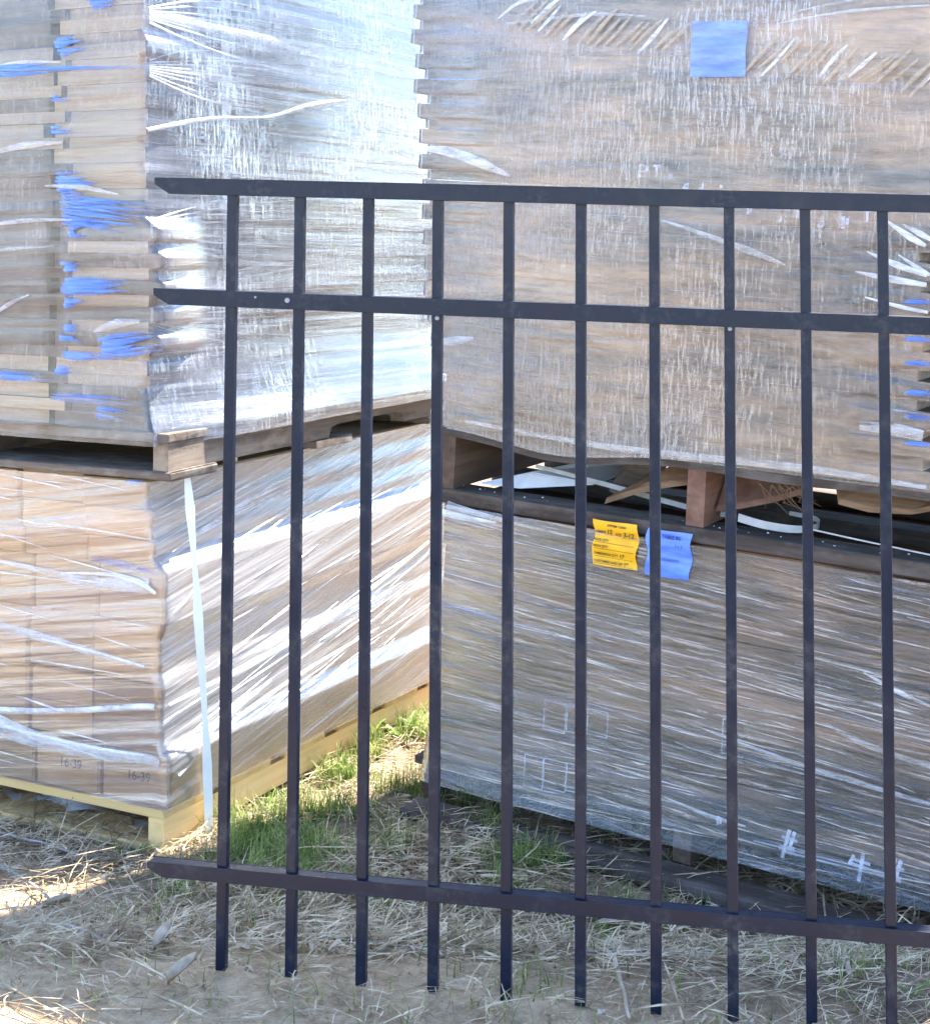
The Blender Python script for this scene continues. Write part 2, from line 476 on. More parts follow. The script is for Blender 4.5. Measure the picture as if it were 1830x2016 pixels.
# ------------------------------------------------------------------ ground
CR = np.array([-.082, 3.591]); RA = np.array([.880, -.475]); RB = np.array([.475, .880])
def sstep(a, b, x):
    t = np.clip((x - a) / (b - a), 0, 1)
    return t * t * (3 - 2 * t)
def ground_z(x, y):
    x = np.asarray(x, float); y = np.asarray(y, float)
    near = sstep(3.1, 2.62, y)
    sr = np.clip((x - CR[0]) * RA[0] + (y - CR[1]) * RA[1], 0, 1.5)
    far = sstep(7, 4.2, y)
    z = near * .066 - (1 - near) * .076 * sr * far * sstep(-.3, .1, x + .2)
    z = z + .045 * np.exp(-((x + 1.0) ** 2 / .07 + (y - 3.05) ** 2 / .05))
    z = z + .014 * fbm(x * 3.1, y * 3.1, 3, 5) * sstep(14, 6, y) + .006 * fbm(x * 17, y * 17, 3, 9) * sstep(6, 4, y) * (.35 + .65 * near)
    return z
def gz(x, y): return float(ground_z(np.array([x]), np.array([y]))[0])

def graded(lo, hi, step, far):
    core = np.arange(lo, hi + 1e-6, step)
    out, d = [], step
    x = hi
    while x < far:
        d *= 1.35; x += d; out.append(x)
    neg, d, x = [], step, lo
    while x > -far:
        d *= 1.35; x -= d; neg.append(x)
    return np.array(neg[::-1] + list(core) + out)
gx, gy = graded(-1.5, 1.6, .011, 420), graded(2.0, 4.7, .011, 420)
GX, GY = np.meshgrid(gx, gy)
GZ = ground_z(GX, GY)
nx, ny = len(gx), len(gy)
ii = np.arange(nx * ny).reshape(ny, nx)
gf = np.stack([ii[:-1, :-1], ii[:-1, 1:], ii[1:, 1:], ii[1:, :-1]], -1).reshape(-1, 4)

m, n, out = new_mat("dry soil")
mp = coords(n, (1, 1, 1))
g1 = noise(n, mp, 6, 6, .65); g2 = noise(n, mp, 55, 6, .7); g3 = noise(n, mp, 260, 3, .6)
gg = math_n(n, 'ADD', math_n(n, 'MULTIPLY', g1, .5), math_n(n, 'MULTIPLY', g2, .5))
c_dry = ramp(n, gg, [(.36, (.28, .185, .105)), (.5, (.50, .35, .215)), (.64, (.64, .48, .32))])       # loose dry soil thrown up along the fence
c_dark = ramp(n, gg, [(.36, (.10, .068, .045)), (.5, (.22, .155, .105)), (.64, (.34, .26, .19))])     # darker soil tone farther back and to the right
sp = N(n, "ShaderNodeSeparateXYZ"); L(n, mp.outputs[0], sp.inputs[0])
hx = math_n(n, 'ADD', math_n(n, 'ADD', math_n(n, 'MULTIPLY', sp.outputs[0], .55), sp.outputs[1]), math_n(n, 'MULTIPLY', g1, .5))
c = N(n, "ShaderNodeMix", data_type='RGBA')
L(n, ramp(n, math_n(n, 'SUBTRACT', hx, 2.52), [(.38, 0.0), (.62, 1.0)]).outputs[0], c.inputs[0]); L(n, c_dry.outputs[0], c.inputs[6]); L(n, c_dark.outputs[0], c.inputs[7])
b = N(n, "ShaderNodeBsdfPrincipled"); b.inputs["Roughness"].default_value = .95
b.inputs["Specular IOR Level"].default_value = .1
L(n, c.outputs[2], b.inputs["Base Color"])
bm = N(n, "ShaderNodeBump"); bm.inputs["Strength"].default_value = .8; bm.inputs["Distance"].default_value = .01
L(n, math_n(n, 'ADD', g2, math_n(n, 'MULTIPLY', g3, .4)), bm.inputs["Height"]); L(n, bm.outputs[0], b.inputs["Normal"])
L(n, b.outputs[0], out.inputs[0])
M['soil'] = m
g = mesh_obj("ground", np.stack([GX.ravel(), GY.ravel(), GZ.ravel()], 1), gf.tolist(), M['soil'], smooth=True)
tag(g, "bare brown soil of the yard under straw and grass", "ground", kind='structure')

M['asphalt'] = simple_mat("added road asphalt", (.055, .055, .058), rough=.85, spec=.3, var=.3, scale=60, bump=.4)  # unseen dark strip behind the camera, added to darken reflections in the film
rx = np.array([-300, -60, -12, 12, 60, 300.]); rv = []
for x in rx: rv += [(x, -9, float(ground_z(x, -9)) + .05), (x, 1.25, float(ground_z(x, 1.25)) + .05), (x, 1.25, -.1), (x, -9, -.1)]
rf = []
for k in range(5):
    for q in range(4): rf.append((k * 4 + q, (k + 1) * 4 + q, (k + 1) * 4 + (q + 1) % 4, k * 4 + (q + 1) % 4))
tag(mesh_obj("added_road", rv, rf, M['asphalt']), "unseen dark asphalt strip added to darken film reflections", "added_road", kind='structure')

# ------------------------------------------------------------------ frames of the two stacks
def frame(origin, xdir, ydir, tilt=0.0):
    x = Vector((xdir[0], xdir[1], tilt)).normalized()
    y = Vector((ydir[0], ydir[1], 0)).normalized()
    z = x.cross(y) if x.cross(y).z > 0 else y.cross(x)
    m4 = Matrix(((x.x, y.x, z.x, origin[0]), (x.y, y.y, z.y, origin[1]), (x.z, y.z, z.z, origin[2]), (0, 0, 0, 1)))
    return m4
E1, E2 = (.470, .883), (-.883, .470)
FR = frame((CR[0], CR[1], 0), RA, RB, -.06)
# the left stack's x runs to the LEFT along its end face, y runs along its long sunlit side (a mirrored frame is avoided by using -x)
FL = frame((-.608, 3.320, 0), (-E2[0], -E2[1]), E1)
# local left coordinates: x = -s (s counted from the near corner leftwards), y = t

# ------------------------------------------------------------------ pallets
def pallet(label, mat4, x0, x1, y0, y1, z0, h, strm, brdm, notch=True, group="wooden pallets under the wrapped loads", deckh=.018,
           both=True, lead_curve=None, midm=None, strx=None, nb=6, bh=None, over=0.0, bover=0.0, by0=-.004):
    root = empty("wooden_pallet", mat=mat4)
    tag(root, label, "pallet", group)
    bh = bh or deckh
    zs0, zs1 = z0 + (bh if both else 0), z0 + h - deckh
    w = .038
    sx = strx or [x0 + .002, (x0 + x1 - w) / 2, x1 - w - .002]
    for k, x in enumerate(sx):
        mb = MB()
        y_a, y_b = y0 + .004, y1 - .004
        if notch:
            d = (zs1 - zs0) * .5
            na, nb_ = y0 + (y1 - y0) * .50, y0 + (y1 - y0) * .77
            poly = [(y_a, zs0), (na - .012, zs0), (na, zs0 + d * .8), (na + .03, zs0 + d), (nb_ - .03, zs0 + d), (nb_, zs0 + d * .8), (nb_ + .012, zs0),
                    (y_b, zs0), (y_b, zs1), (y_a, zs1)]
        else:
            poly = [(y_a, zs0), (y_b, zs0), (y_b, zs1), (y_a, zs1)]
        mb.prism(poly, 0, x, x + w)
        mb.build("stringer", midm if (midm and k == 1) else strm, root)
    bw = (y1 - y0) / (nb * 1.28)
    for k in range(nb):
        y = y0 + (y1 - y0 - bw) * k / (nb - 1)
        xa, xb = x0 - over - random.uniform(0, .006), x1 + random.uniform(0, .006)
        mb = MB()
        if k == 0 and lead_curve:
            nseg = 24
            for i in range(nseg):
                xa2, xb2 = xa + (xb - xa) * i / nseg, xa + (xb - xa) * (i + 1) / nseg
                za, zb = lead_curve(xa2), lead_curve(xb2)
                e0, e1 = zs1 + .001 - za, zs1 + .001 - zb
                mb.add([(xa2, y - .004, e0), (xb2, y - .004, e1), (xb2, y + bw, zs1 + .001 - zb * .3), (xa2, y + bw, zs1 + .001 - za * .3),
                        (xa2, y - .004, e0 + deckh), (xb2, y - .004, e1 + deckh), (xb2, y + bw, zs1 + .001 + deckh - zb * .3), (xa2, y + bw, zs1 + .001 + deckh - za * .3)],
                       [(0, 3, 2, 1), (4, 5, 6, 7), (0, 1, 5, 4), (2, 3, 7, 6)] + ([(0, 4, 7, 3)] if i == 0 else []) + ([(1, 2, 6, 5)] if i == nseg - 1 else []))
        else:
            mb.box(xa, xb, y, y + bw, zs1 + .0005, zs1 + deckh, j=.0012, bev=.002)
        mb.build("deck_board", brdm, root)
    if both:
        for k, y in enumerate((y0 + by0, (y0 + y1 - bw) / 2, y1 - bw)):
            mb = MB()
            mb.box(x0 - bover, x1 + random.uniform(0, .01), y, y + bw, z0 + .001, z0 + bh - .0005, j=.0015, bev=.003)
            mb.build("bottom_board", brdm, root)
    return root

LW, LD = 1.05, 1.22
pallet("new yellow pine pallet on the grass under the lower left load", FL, -LW, .012, -.006, LD, .0, .092, M['newwood'], M['newwood_x'], notch=False, both=True, bh=.02)
pallet("weathered brown pallet with notched stringer between the two left loads", FL @ Matrix.Translation((.026, -.006, 0)) @ Matrix.Rotation(math.radians(.8), 4, 'Z'), -LW - .03, -.002, -.012, LD + .01, .742, .094, M['oldwood'], M['oldwood_x'], bh=.02)
RW, RD = 1.04, .64
pallet("dark old pallet low on the ground under the lower right load", FR, -.02, 1.18, .0, RD + .02, -.004, .110, M['darkwood'], M['darkwood_x'], notch=False, over=.014, bh=.026, by0=-.085)
sag = lambda x: .026 * math.exp(-((x - .27) / .16) ** 2) + .006 * math.exp(-((x - .75) / .12) ** 2)
pallet("broken dark pallet with a bowed deck board between the right loads", FR, -.03, 1.10, -.004, RD + .01, .657, .165, M['darkwood'], M['darkwood_x'],
       notch=False, lead_curve=sag, midm=M['redwood'], strx=[-.015, .556, 1.05], deckh=.018, bh=.032)

# ------------------------------------------------------------------ film wrap builder
def dilate_blur(v, k1, k2, low):
    n_ = len(v)
    p = np.pad(v, k1, mode='edge')
    st = np.stack([p[i:i + n_] for i in range(2 * k1 + 1)])
    d = st.min(0) if low else st.max(0)
    p = np.pad(d, k2, mode='edge')
    return np.stack([p[i:i + n_] for i in range(2 * k2 + 1)]).mean(0)

def film_tube(parent, mat, zs, x0, x1, y0, y1, ang=(0, 0), n4=(260, 240, 24, 24), amp=.006, fine=(2.2, 55), wide=(.8, 14), margin=.003, seed=1,
              start='front_right', warp=0.0, zwarp=None, label=None, bulge=0.0, side_relax=0.0, mat2=None, relax_env=None):
    """one closed sheet round four sides. x0..y1 are arrays over zs. u = 0 at the visible near corner.
    start 'left stack': near corner is (x1, y0), faces seen: front y0 and x1; else near corner is (x0, y0)."""
    nv = len(zs)
    cols = []
    mirror = start == 'left'
    xa, xb = (x0, x1) if mirror else (x1, x0)       # front side runs from xa to xb (near corner)
    sides = [((xa, y0), (xb, y0), (0, -1), n4[0]), ((xb, y0), (xb, y1), (1 if mirror else -1, 0), n4[1]),
             ((xb, y1), (xa, y1), (0, 1), n4[2]), ((xa, y1), (xa, y0), (-1 if mirror else 1, 0), n4[3])]
    u = None
    P, U = [], []
    ubase = -np.abs(xa - xb)
    lean_fit = np.polyfit(zs, xb, 1)
    base_line = np.polyval(lean_fit, zs)
    sm_env = relax_env if relax_env is not None else base_line
    for k, (a, b_, nrm, cnt) in enumerate(sides):
        ln = np.abs(b_[0] - a[0]) + np.abs(b_[1] - a[1])
        for i in range(cnt):
            f = (i / cnt)
            px, py = a[0] + (b_[0] - a[0]) * f, a[1] + (b_[1] - a[1]) * f
            uu = (-np.abs(px - np.mean(xb))) if k == 0 else ubase + ln * f
            if k == 1: uu = py - np.mean(y0)
            if k == 1 and side_relax:
                env = np.max(xb) if mirror else np.min(xb)
                env = sm_env
                wgt = float(np.clip((ln.mean() * f - .01) / side_relax, 0, 1)); wgt = wgt * wgt * (3 - 2 * wgt)
                px = px * (1 - wgt) + env * wgt
            aa = ang[0] if k == 0 else (ang[1] if k == 1 else 0)
            ed = np.full(len(zs), min(max(float(np.mean(ln)) * f, .004), float(np.mean(ln)) * (1 - f))) - (.03 if k == 0 else 0)
            ed = np.maximum(ed, .004)
            fl = 1.0
            vv = zs - uu * aa + (warp * fbm(uu * 2.3, zs * 5.0, 2, seed + 7) if warp else 0)
            d = (fbm(uu * fine[0] + 3, vv * fine[1], 3, seed) * .5 + .5) * .45 + (fbm(uu * wide[0], vv * wide[1], 2, seed + 50) * .5 + .5) * .8
            d = margin + amp * d * fl
            if bulge:
                d = d + bulge * fl * (fbm(uu * 1.6 + 9, zs * 3.2, 2, seed + 90) * .5 + .5) * np.clip(ed / .12, 0, 1)
            # at a corner push along both normals so the sheet stays outside the boxes
            ox, oy = nrm[0] * d, nrm[1] * d
            if i == 0:
                pn = sides[k - 1][2]
                ox, oy = ox + pn[0] * margin, oy + pn[1] * margin
            zz = zs.copy()
            if zwarp is not None and k == 0:
                zz = zz - zwarp(px) * np.exp(-(zs - zs[0]) / .05)
            P.append(np.stack([px + ox, py + oy, zz], 1)); U.append(np.stack([uu, zs, vv], 1))
        ubase = ubase + ln
    P = np.stack(P, 1); U = np.stack(U, 1)
    nc = P.shape[1]
    P = np.concatenate([P, P[:, :1]], 1); U = np.concatenate([U, U[:, :1]], 1)
    U[:, -1, 0] = U[:, -2, 0] + .02
    nc += 1
    idx = np.arange(nv * nc).reshape(nv, nc)
    F = np.stack([idx[:-1, :-1], idx[:-1, 1:], idx[1:, 1:], idx[1:, :-1]], -1).reshape(-1, 4)
    if mirror: pass
    U = U.reshape(-1, 3)
    o = mesh_obj("stretch_film", P.reshape(-1, 3), F.tolist(), mat, parent, smooth=True,
                 uvs={"plain": U[:, :2], "flow": U[:, [0, 2]]})
    if label: o["label"] = label
    if mat2 is not None:
        o.data.materials.append(mat2)
        mi = np.ones((nv - 1, nc - 1), dtype=np.int32); mi[:, :n4[0]] = 0
        o.data.polygons.foreach_set('material_index', mi.ravel())
    return o

def ribbon_pts(pts, widths, nrm, arch=.35, wd=None, seg=6):
    pts = catmull(pts, seg)
    nrm = Vector(nrm).normalized()
    n_ = len(pts)
    vs, fs = [], []
    for i, p in enumerate(pts):
        d = (pts[min(i + 1, n_ - 1)] - pts[max(i - 1, 0)]).normalized()
        wv = Vector(wd).normalized() if wd else d.cross(nrm).normalized()
        t = i / (n_ - 1) * (len(widths) - 1)
        k = min(int(t), len(widths) - 2)
        wdt = widths[k] + (widths[k + 1] - widths[k]) * (t - k)
        for q in (-1, -.5, 0, .5, 1):
            vs.append(p + wv * (q * wdt / 2) + nrm * (arch * wdt * (1 - q * q)))
    for i in range(n_ - 1):
        for k in range(4):
            fs.append((i * 5 + k, i * 5 + k + 1, i * 5 + k + 6, i * 5 + k + 5))
    return vs, fs

def ribbon(name, parent, mat, pts, widths, nrm, arch=.35, wd=None, seg=6):
    vs, fs = ribbon_pts(pts, widths, nrm, arch, wd, seg)
    return mesh_obj(name, vs, fs, mat, parent, smooth=True)

# ------------------------------------------------------------------ lower left: cartons, film
rows_h = [.105, .135, .12, .11, .055, .06, .06]
rows_s = [-.020, .000, .008, -.006, .022, .032, .040]
carton_w = .176
ordin = ["first", "second", "third", "fourth", "fifth", "sixth", "seventh"]
rown = ["lowest", "second lowest", "third lowest", "middle", "third highest", "second highest", "top"]
zc = .0935
ll_layers = []
for r, (h, s0) in enumerate(zip(rows_h, rows_s)):
    for k in range(6):
        xs1 = -(s0 + k * carton_w + random.uniform(0, .002)); xs0 = -(s0 + (k + 1) * carton_w - random.uniform(.003, .006))
        t = random.uniform(-.003, .004) + (0 if k % 2 == 0 else random.uniform(0, .008))
        root = empty("carton", mat=FL @ Matrix.Translation((0, 0, zc)))
        where = "at the near corner" if k == 0 else ordin[k] + " from the near corner"
        tag(root, f"brown carton {where}, {rown[r]} row, lower left load", "carton", "brown cartons of the lower left load")
        mb = MB()
        mb.box(xs0, xs1, t, t + LD - .02, .0, h - .0015, j=.001, bev=.003)
        mb.build("carton_box", M['kraft'], root)
        if k < 3 and r in (0, 1, 3):      # end flaps meet in a seam
            mb = MB()
            zm = h * .5
            mb.box(xs0 + .004, xs1 - .004, t - .0016, t - .0002, .004, zm - .0012, j=.0004)
            mb.box(xs0 + .004, xs1 - .004, t - .0016, t - .0002, zm + .0012, h - .005, j=.0004)
            mb.build("end_flap", M['kraft'], root)
        if r == 0 and k in (0, 1):
            cu = bpy.data.curves.new("lettering", 'FONT')
            cu.body = "16-39"
            cu.size = .026; cu.extrude = .0003
            tmp = bpy.data.objects.new("lettering_curve", cu)
            me = bpy.data.meshes.new_from_object(tmp)
            bpy.data.objects.remove(tmp)
            me.materials.append(M['darkink'])
            o = link(bpy.data.objects.new("lettering", me), root)
            o.rotation_euler = (math.radians(90), 0, 0)
            o.location = (xs1 - .105, t - .0024, .045)
    ll_layers.append((zc, zc + h, s0))
    zc += h
ll_top = zc
zs = np.linspace(.094, ll_top - .002, 190)
s0z = np.array([next((s for a, b_, s in ll_layers if a <= z < b_), .02) for z in zs])
s0z = dilate_blur(s0z, 3, 4, True)
film_root = empty("stretch_film_wrap", mat=FL)
tag(film_root, "creased clear stretch film round the brown cartons of the lower left load", "stretch film")
film_tube(film_root, M['film_ll_end'], zs, np.full(190, -1.06), -s0z, np.full(190, -.004), np.full(190, LD - .01), ang=(.16, .17), n4=(190, 250, 16, 16),
          amp=.010, fine=(2.0, 48), wide=(.7, 15), seed=3, start='left', mat2=M['film_ll'])
nF, nS = (0, -1, 0), (1, 0, 0)
def Lf(s, z, o=.012): return (-s, -.004 - o, z)                      # on the left end face
def Ls(t, z, o=.014, s=None):
    if s is None: s = float(np.interp(z, [.09, .16, .26, .39, .50, .58, .63, .70, .75], [-.01, -.01, .0, .006, -.004, .012, .026, .034, .038]))
    return (-s + o, t, z)                    # on the sunlit side
# big gathered folds
ribbon("film_fold", film_root, M['fold'], [Lf(.50, .232), Lf(.43, .232), Lf(.30, .247), Lf(.2, .262), Lf(.06, .288), Lf(.0, .297, .016)], [.016, .014, .011, .012, .013], nF)
ribbon("film_fold", film_root, M['fold'], [Ls(.0, .297, .02), Ls(.1, .30), Ls(.225, .306), Ls(.516, .33), Ls(.80, .375), Ls(1.07, .44)], [.008, .013, .018, .018, .010], nS)
ribbon("film_fold", film_root, M['foldfaint'], [Lf(.50, .236), Lf(.43, .205), Lf(.3, .186), Lf(.15, .184), Lf(.022, .190), Lf(-.012, .187, .016)], [.05, .046, .034, .026, .02, .014], nF, arch=.12)
ribbon("film_fold", film_root, M['fold'], [Lf(.46, .204), Lf(.3, .196), Lf(.15, .192), Lf(.03, .196)], [.006, .008, .009, .006], nF)
ribbon("film_fold", film_root, M['foldfaint'], [Lf(.44, .408), Lf(.3, .398), Lf(.12, .378), Lf(.02, .37)], [.022, .018, .014, .006], nF, arch=.15)
ribbon("film_fold", film_root, M['fold'], [Lf(.30, .395, .014), Lf(.16, .385, .014), Lf(.03, .372, .014)], [.004, .007, .004], nF)
ribbon("film_fold", film_root, M['foldfaint'], [Lf(.46, .545), Lf(.3, .535), Lf(.18, .524), Lf(.02, .532)], [.008, .012, .022, .03], nF, arch=.15)
ribbon("film_fold", film_root, M['fold'], [Lf(.25, .536, .014), Lf(.13, .545, .014), Lf(.05, .538, .014), Lf(.0, .520, .018)], [.003, .008, .014, .006], nF)
ribbon("film_fold", film_root, M['fold'], [Ls(.015, .188, .018), Ls(.1, .205), Ls(.226, .232), Ls(.36, .258)], [.010, .016, .020, .008], nS)
ribbon("film_fold", film_root, M['fold'], [Ls(.018, .155, .02), Ls(.12, .182), Ls(.26, .216), Ls(.52, .25), Ls(.82, .275)], [.008, .010, .014, .012, .005], nS)
ribbon("film_fold", film_root, M['fold'], [Ls(.0, .47, .01), Ls(.05, .492), Ls(.1, .52)], [.014, .010, .004], nS)
ribbon("sky_sheen_patch", film_root, M['skysheen'], [Lf(.18, .572, .006), Lf(.1, .566, .006), Lf(.0, .556, .008)], [.012, .016, .012], nF, arch=.05)  # sky sheen painted in blue on the end face
ribbon("sky_sheen_patch", film_root, M['skysheen'], [Lf(.09, .732, .006), Lf(.06, .735, .006), Lf(.04, .736, .006)], [.006, .012, .006], nF, arch=.05)
cr = MB()
for k in range(85):                                                   # fine creases fanning up the sunlit side
    t0, z0 = random.uniform(-.0, .95), random.uniform(.16, .70)
    ln = random.uniform(.10, .42); sl = random.uniform(.10, .26)
    zz = lambda q: min(z0 + sl * ln * q, .735)
    s_loc = .012
    wv = random.uniform(.002, .006)
    vs, fs = ribbon_pts([Ls(t0, z0, .012), Ls(t0 + ln * .35, zz(.38), .014), Ls(t0 + ln * .7, zz(.72), .014), Ls(min(t0 + ln, 1.08), zz(1), .012)],
                        [.001, wv, wv * .8, .001], nS, arch=.6, seg=3)
    cr.add(vs, fs)
for k in range(40):
    s0, z0 = random.uniform(.0, .6), random.uniform(.12, .72)
    ln = random.uniform(.08, .3); sl = random.uniform(-.02, .18)
    vs, fs = ribbon_pts([Lf(s0, z0), Lf(s0 + ln * .5, z0 + sl * ln * .5), Lf(s0 + ln, z0 + sl * ln)], [.001, random.uniform(.002, .005), .001], nF, arch=.3, seg=3)
    cr.add(vs, fs)
o = cr.build("film_crease", M['fold'], film_root, smooth=True); o["kind"] = "stuff"

# ------------------------------------------------------------------ upper left load
ul = empty("wrapped_load", mat=FL @ Matrix.Translation((0, 0, 0)))
tag(ul, "upper left load of thin flat cartons with ragged corner under glaring film", "wrapped load")
zc, ul_layers = .838, []
k = 0
col_edges = [.045, .272, .52, .77, 1.02]
tan_run = [0, 0, 0, 0]; tan_col = [True, False, True, False]
while zc < 2.0:
    A = k % 2 == 0
    h = .031 if A else .024
    zmid = zc + h / 2
    poke = .0
    if A and .98 < zmid < 1.28: poke = random.choice([.030, .042, .055])
    elif A: poke = random.choice([0, .004, .012])
    bsh = (.012 if A else -.016) + random.uniform(-.010, .010)
    lean = .02 * (zc - .84)
    for c in range(4):
        if tan_run[c] <= 0:
            tan_run[c] = random.randint(1, 4); tan_col[c] = random.random() < (.8 if c == 0 else .35)
        tan_run[c] -= 1
    for c in range(4):
        sa, sb = col_edges[c] + lean, col_edges[c + 1] + lean
        if c > 0: sa += bsh
        if c < 3: sb += bsh
        t = 0.0
        if c == 0: t = (.0 if A else .007) + random.uniform(0, .004)
        if c == 1: t = (.010 if A else -.006) + random.uniform(-.004, .006)
        if c == 1 and A: sa += random.uniform(.018, .040)
        if c > 1: t = random.uniform(0, .01)
        mb = MB()
        mb.box(-sb + .001, -sa - .001, t, LD - random.uniform(0, .015), zc, zc + h - .0001, j=.0006)
        if c == 0 and poke > .02:      # a carton whose near end is crushed outwards
            mb = MB()
            pl = [(-sb + .001, t), (-sa - .001 + poke, t), (-sa - .001 + poke * .75, t + .06), (-sa - .001, t + .20), (-sa - .001, LD - .01), (-sb + .001, LD - .01)]
            mb.add([(x_, y_, zc + .0004) for x_, y_ in pl] + [(x_, y_, zc + h - .0004) for x_, y_ in pl],
                   [tuple(range(6)), tuple(range(11, 5, -1))] + [(q_, q_ + 6, (q_ + 1) % 6 + 6, (q_ + 1) % 6) for q_ in range(6)])
        tan = tan_col[c]
        o = mb.build("flat_carton", M['panel'], ul)
        if tan:
            o.data.materials.append(M['paneltan'])
            for p_ in o.data.polygons:
                if p_.normal.y < -.8: p_.material_index = 1
    ul_layers.append((zc, zc + h, col_edges[0] + lean - poke))
    zc += h; k += 1
zs = np.linspace(.812, zc - .004, 330)
flare = .036 * np.where(zs < .84, 1.0, np.exp(-(zs - .84) / .07))
s0z = np.array([next((s for a, b_, s in ul_layers if a <= z < b_), ul_layers[0][2]) for z in zs])
s0z = dilate_blur(s0z, 2, 3, True) - flare
n_ = len(zs)
film_tube(ul, M['film_ul_end'], zs, np.full(n_, -1.07), -s0z, -.016 - flare * .3, np.full(n_, LD), ang=(.03, -.015), n4=(170, 250, 16, 16),
          amp=.006, fine=(1.6, 40), wide=(.6, 12), seed=8, start='left', mat2=M['film_ul'], bulge=.008, side_relax=.20, relax_env=-(.045 + .02 * (zs - .84)) + .006 + flare * 1.7)
def Us(t, z, o=.014): return (-.045 - .02 * (z - .84) + o, t, z)
def Uf(s, z, o=.008): return (-s, -.026 - o, z)
ribbon("film_fold", ul, M['fold'], [Us(-.012, 1.452), Us(.2, 1.488), Us(.42, 1.505), Us(.62, 1.548), Us(1.06, 1.605)], [.008, .010, .014, .022, .006], nS)
ribbon("film_fold", ul, M['fold'], [Us(.42, 1.512), Us(.6, 1.53), Us(.8, 1.565), Us(1.06, 1.60)], [.003, .008, .006, .003], nS)
ribbon("film_fold", ul, M['foldfaint'], [Us(.0, 1.69), Us(.4, 1.68), Us(1.06, 1.66)], [.02, .05, .03], nS, arch=.1)
ribbon("film_fold", ul, M['fold'], [Us(.0, .858, .03), Us(.3, .852, .035), Us(.7, .855, .03), Us(1.07, .862, .03)], [.005, .007, .006, .004], nS)
ribbon("film_fold", ul, M['foldfaint'], [Us(.0, .866, .012), Us(.3, .872, .012), Us(.7, .885, .012), Us(1.07, .90, .012)], [.02, .030, .03, .02], nS, arch=.15)
ribbon("film_fold", ul, M['fold'], [Us(.28, 1.155), Us(.4, 1.168), Us(.52, 1.172)], [.002, .009, .002], nS)
for q, z0 in enumerate((1.69, 1.58, 1.25, 1.07)):                       # fans of creases from the corner
    cm = MB()
    for k in range(9):
        sl = (-.12 + .03 * k) * (.6 if q < 2 else .9)
        ln = random.uniform(.25, .9)
        vs, fs = ribbon_pts([Us(-.005, z0 + .004 * (k - 4), .015), Us(ln * .4, z0 + sl * ln * .35 + .01 * (k - 4)), Us(ln, z0 + sl * ln * .7 + .012 * (k - 4))],
                            [.003, random.uniform(.003, .008), .001], nS, arch=.4, seg=4)
        cm.add(vs, fs)
    cm.build("film_fan", M['fold'], ul, smooth=True)
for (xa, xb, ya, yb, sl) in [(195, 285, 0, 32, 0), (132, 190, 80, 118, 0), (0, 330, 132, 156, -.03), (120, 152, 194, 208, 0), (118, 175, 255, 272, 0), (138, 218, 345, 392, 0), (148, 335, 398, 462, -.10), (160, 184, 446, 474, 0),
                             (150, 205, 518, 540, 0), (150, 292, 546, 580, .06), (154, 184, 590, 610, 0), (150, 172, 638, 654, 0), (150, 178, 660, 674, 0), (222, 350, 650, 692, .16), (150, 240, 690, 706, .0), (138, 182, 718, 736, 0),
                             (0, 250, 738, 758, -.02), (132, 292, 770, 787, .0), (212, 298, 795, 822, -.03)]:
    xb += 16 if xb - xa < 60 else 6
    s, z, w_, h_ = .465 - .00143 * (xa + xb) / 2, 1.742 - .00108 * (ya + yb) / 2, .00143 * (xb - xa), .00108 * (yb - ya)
    pm = MB()                                                          # a painted sheen patch is several strips of uneven length
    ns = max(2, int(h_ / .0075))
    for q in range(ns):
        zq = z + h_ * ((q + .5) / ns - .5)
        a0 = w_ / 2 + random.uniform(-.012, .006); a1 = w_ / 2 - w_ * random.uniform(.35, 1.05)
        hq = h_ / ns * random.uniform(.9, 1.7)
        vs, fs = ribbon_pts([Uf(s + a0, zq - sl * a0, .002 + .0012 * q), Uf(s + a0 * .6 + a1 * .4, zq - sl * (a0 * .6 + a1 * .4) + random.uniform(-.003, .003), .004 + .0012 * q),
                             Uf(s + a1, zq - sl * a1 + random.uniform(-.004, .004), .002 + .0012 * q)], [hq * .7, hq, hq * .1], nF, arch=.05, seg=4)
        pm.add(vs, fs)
    pm.build("sky_sheen_patch", M['skysheen'], ul, smooth=True)
for (s, z, w_, h_, sl) in [(.36, 1.42, .22, .016, .10), (.36, 1.26, .28, .010, .06), (.4, 1.08, .12, .010, .5), (.4, 1.20, .26, .008, .1), (.36, 1.60, .2, .008, .0), (.2, 1.33, .2, .012, -.1), (.1, 1.05, .12, .02, .2)]:
    ribbon("film_fold", ul, M['foldfaint'], [Uf(s + w_ / 2, z - sl * w_ / 2, .005), Uf(s, z + .006, .006), Uf(s - w_ / 2, z + sl * w_ / 2, .005)], [h_ * .3, h_, h_ * .3], nF, arch=.2)

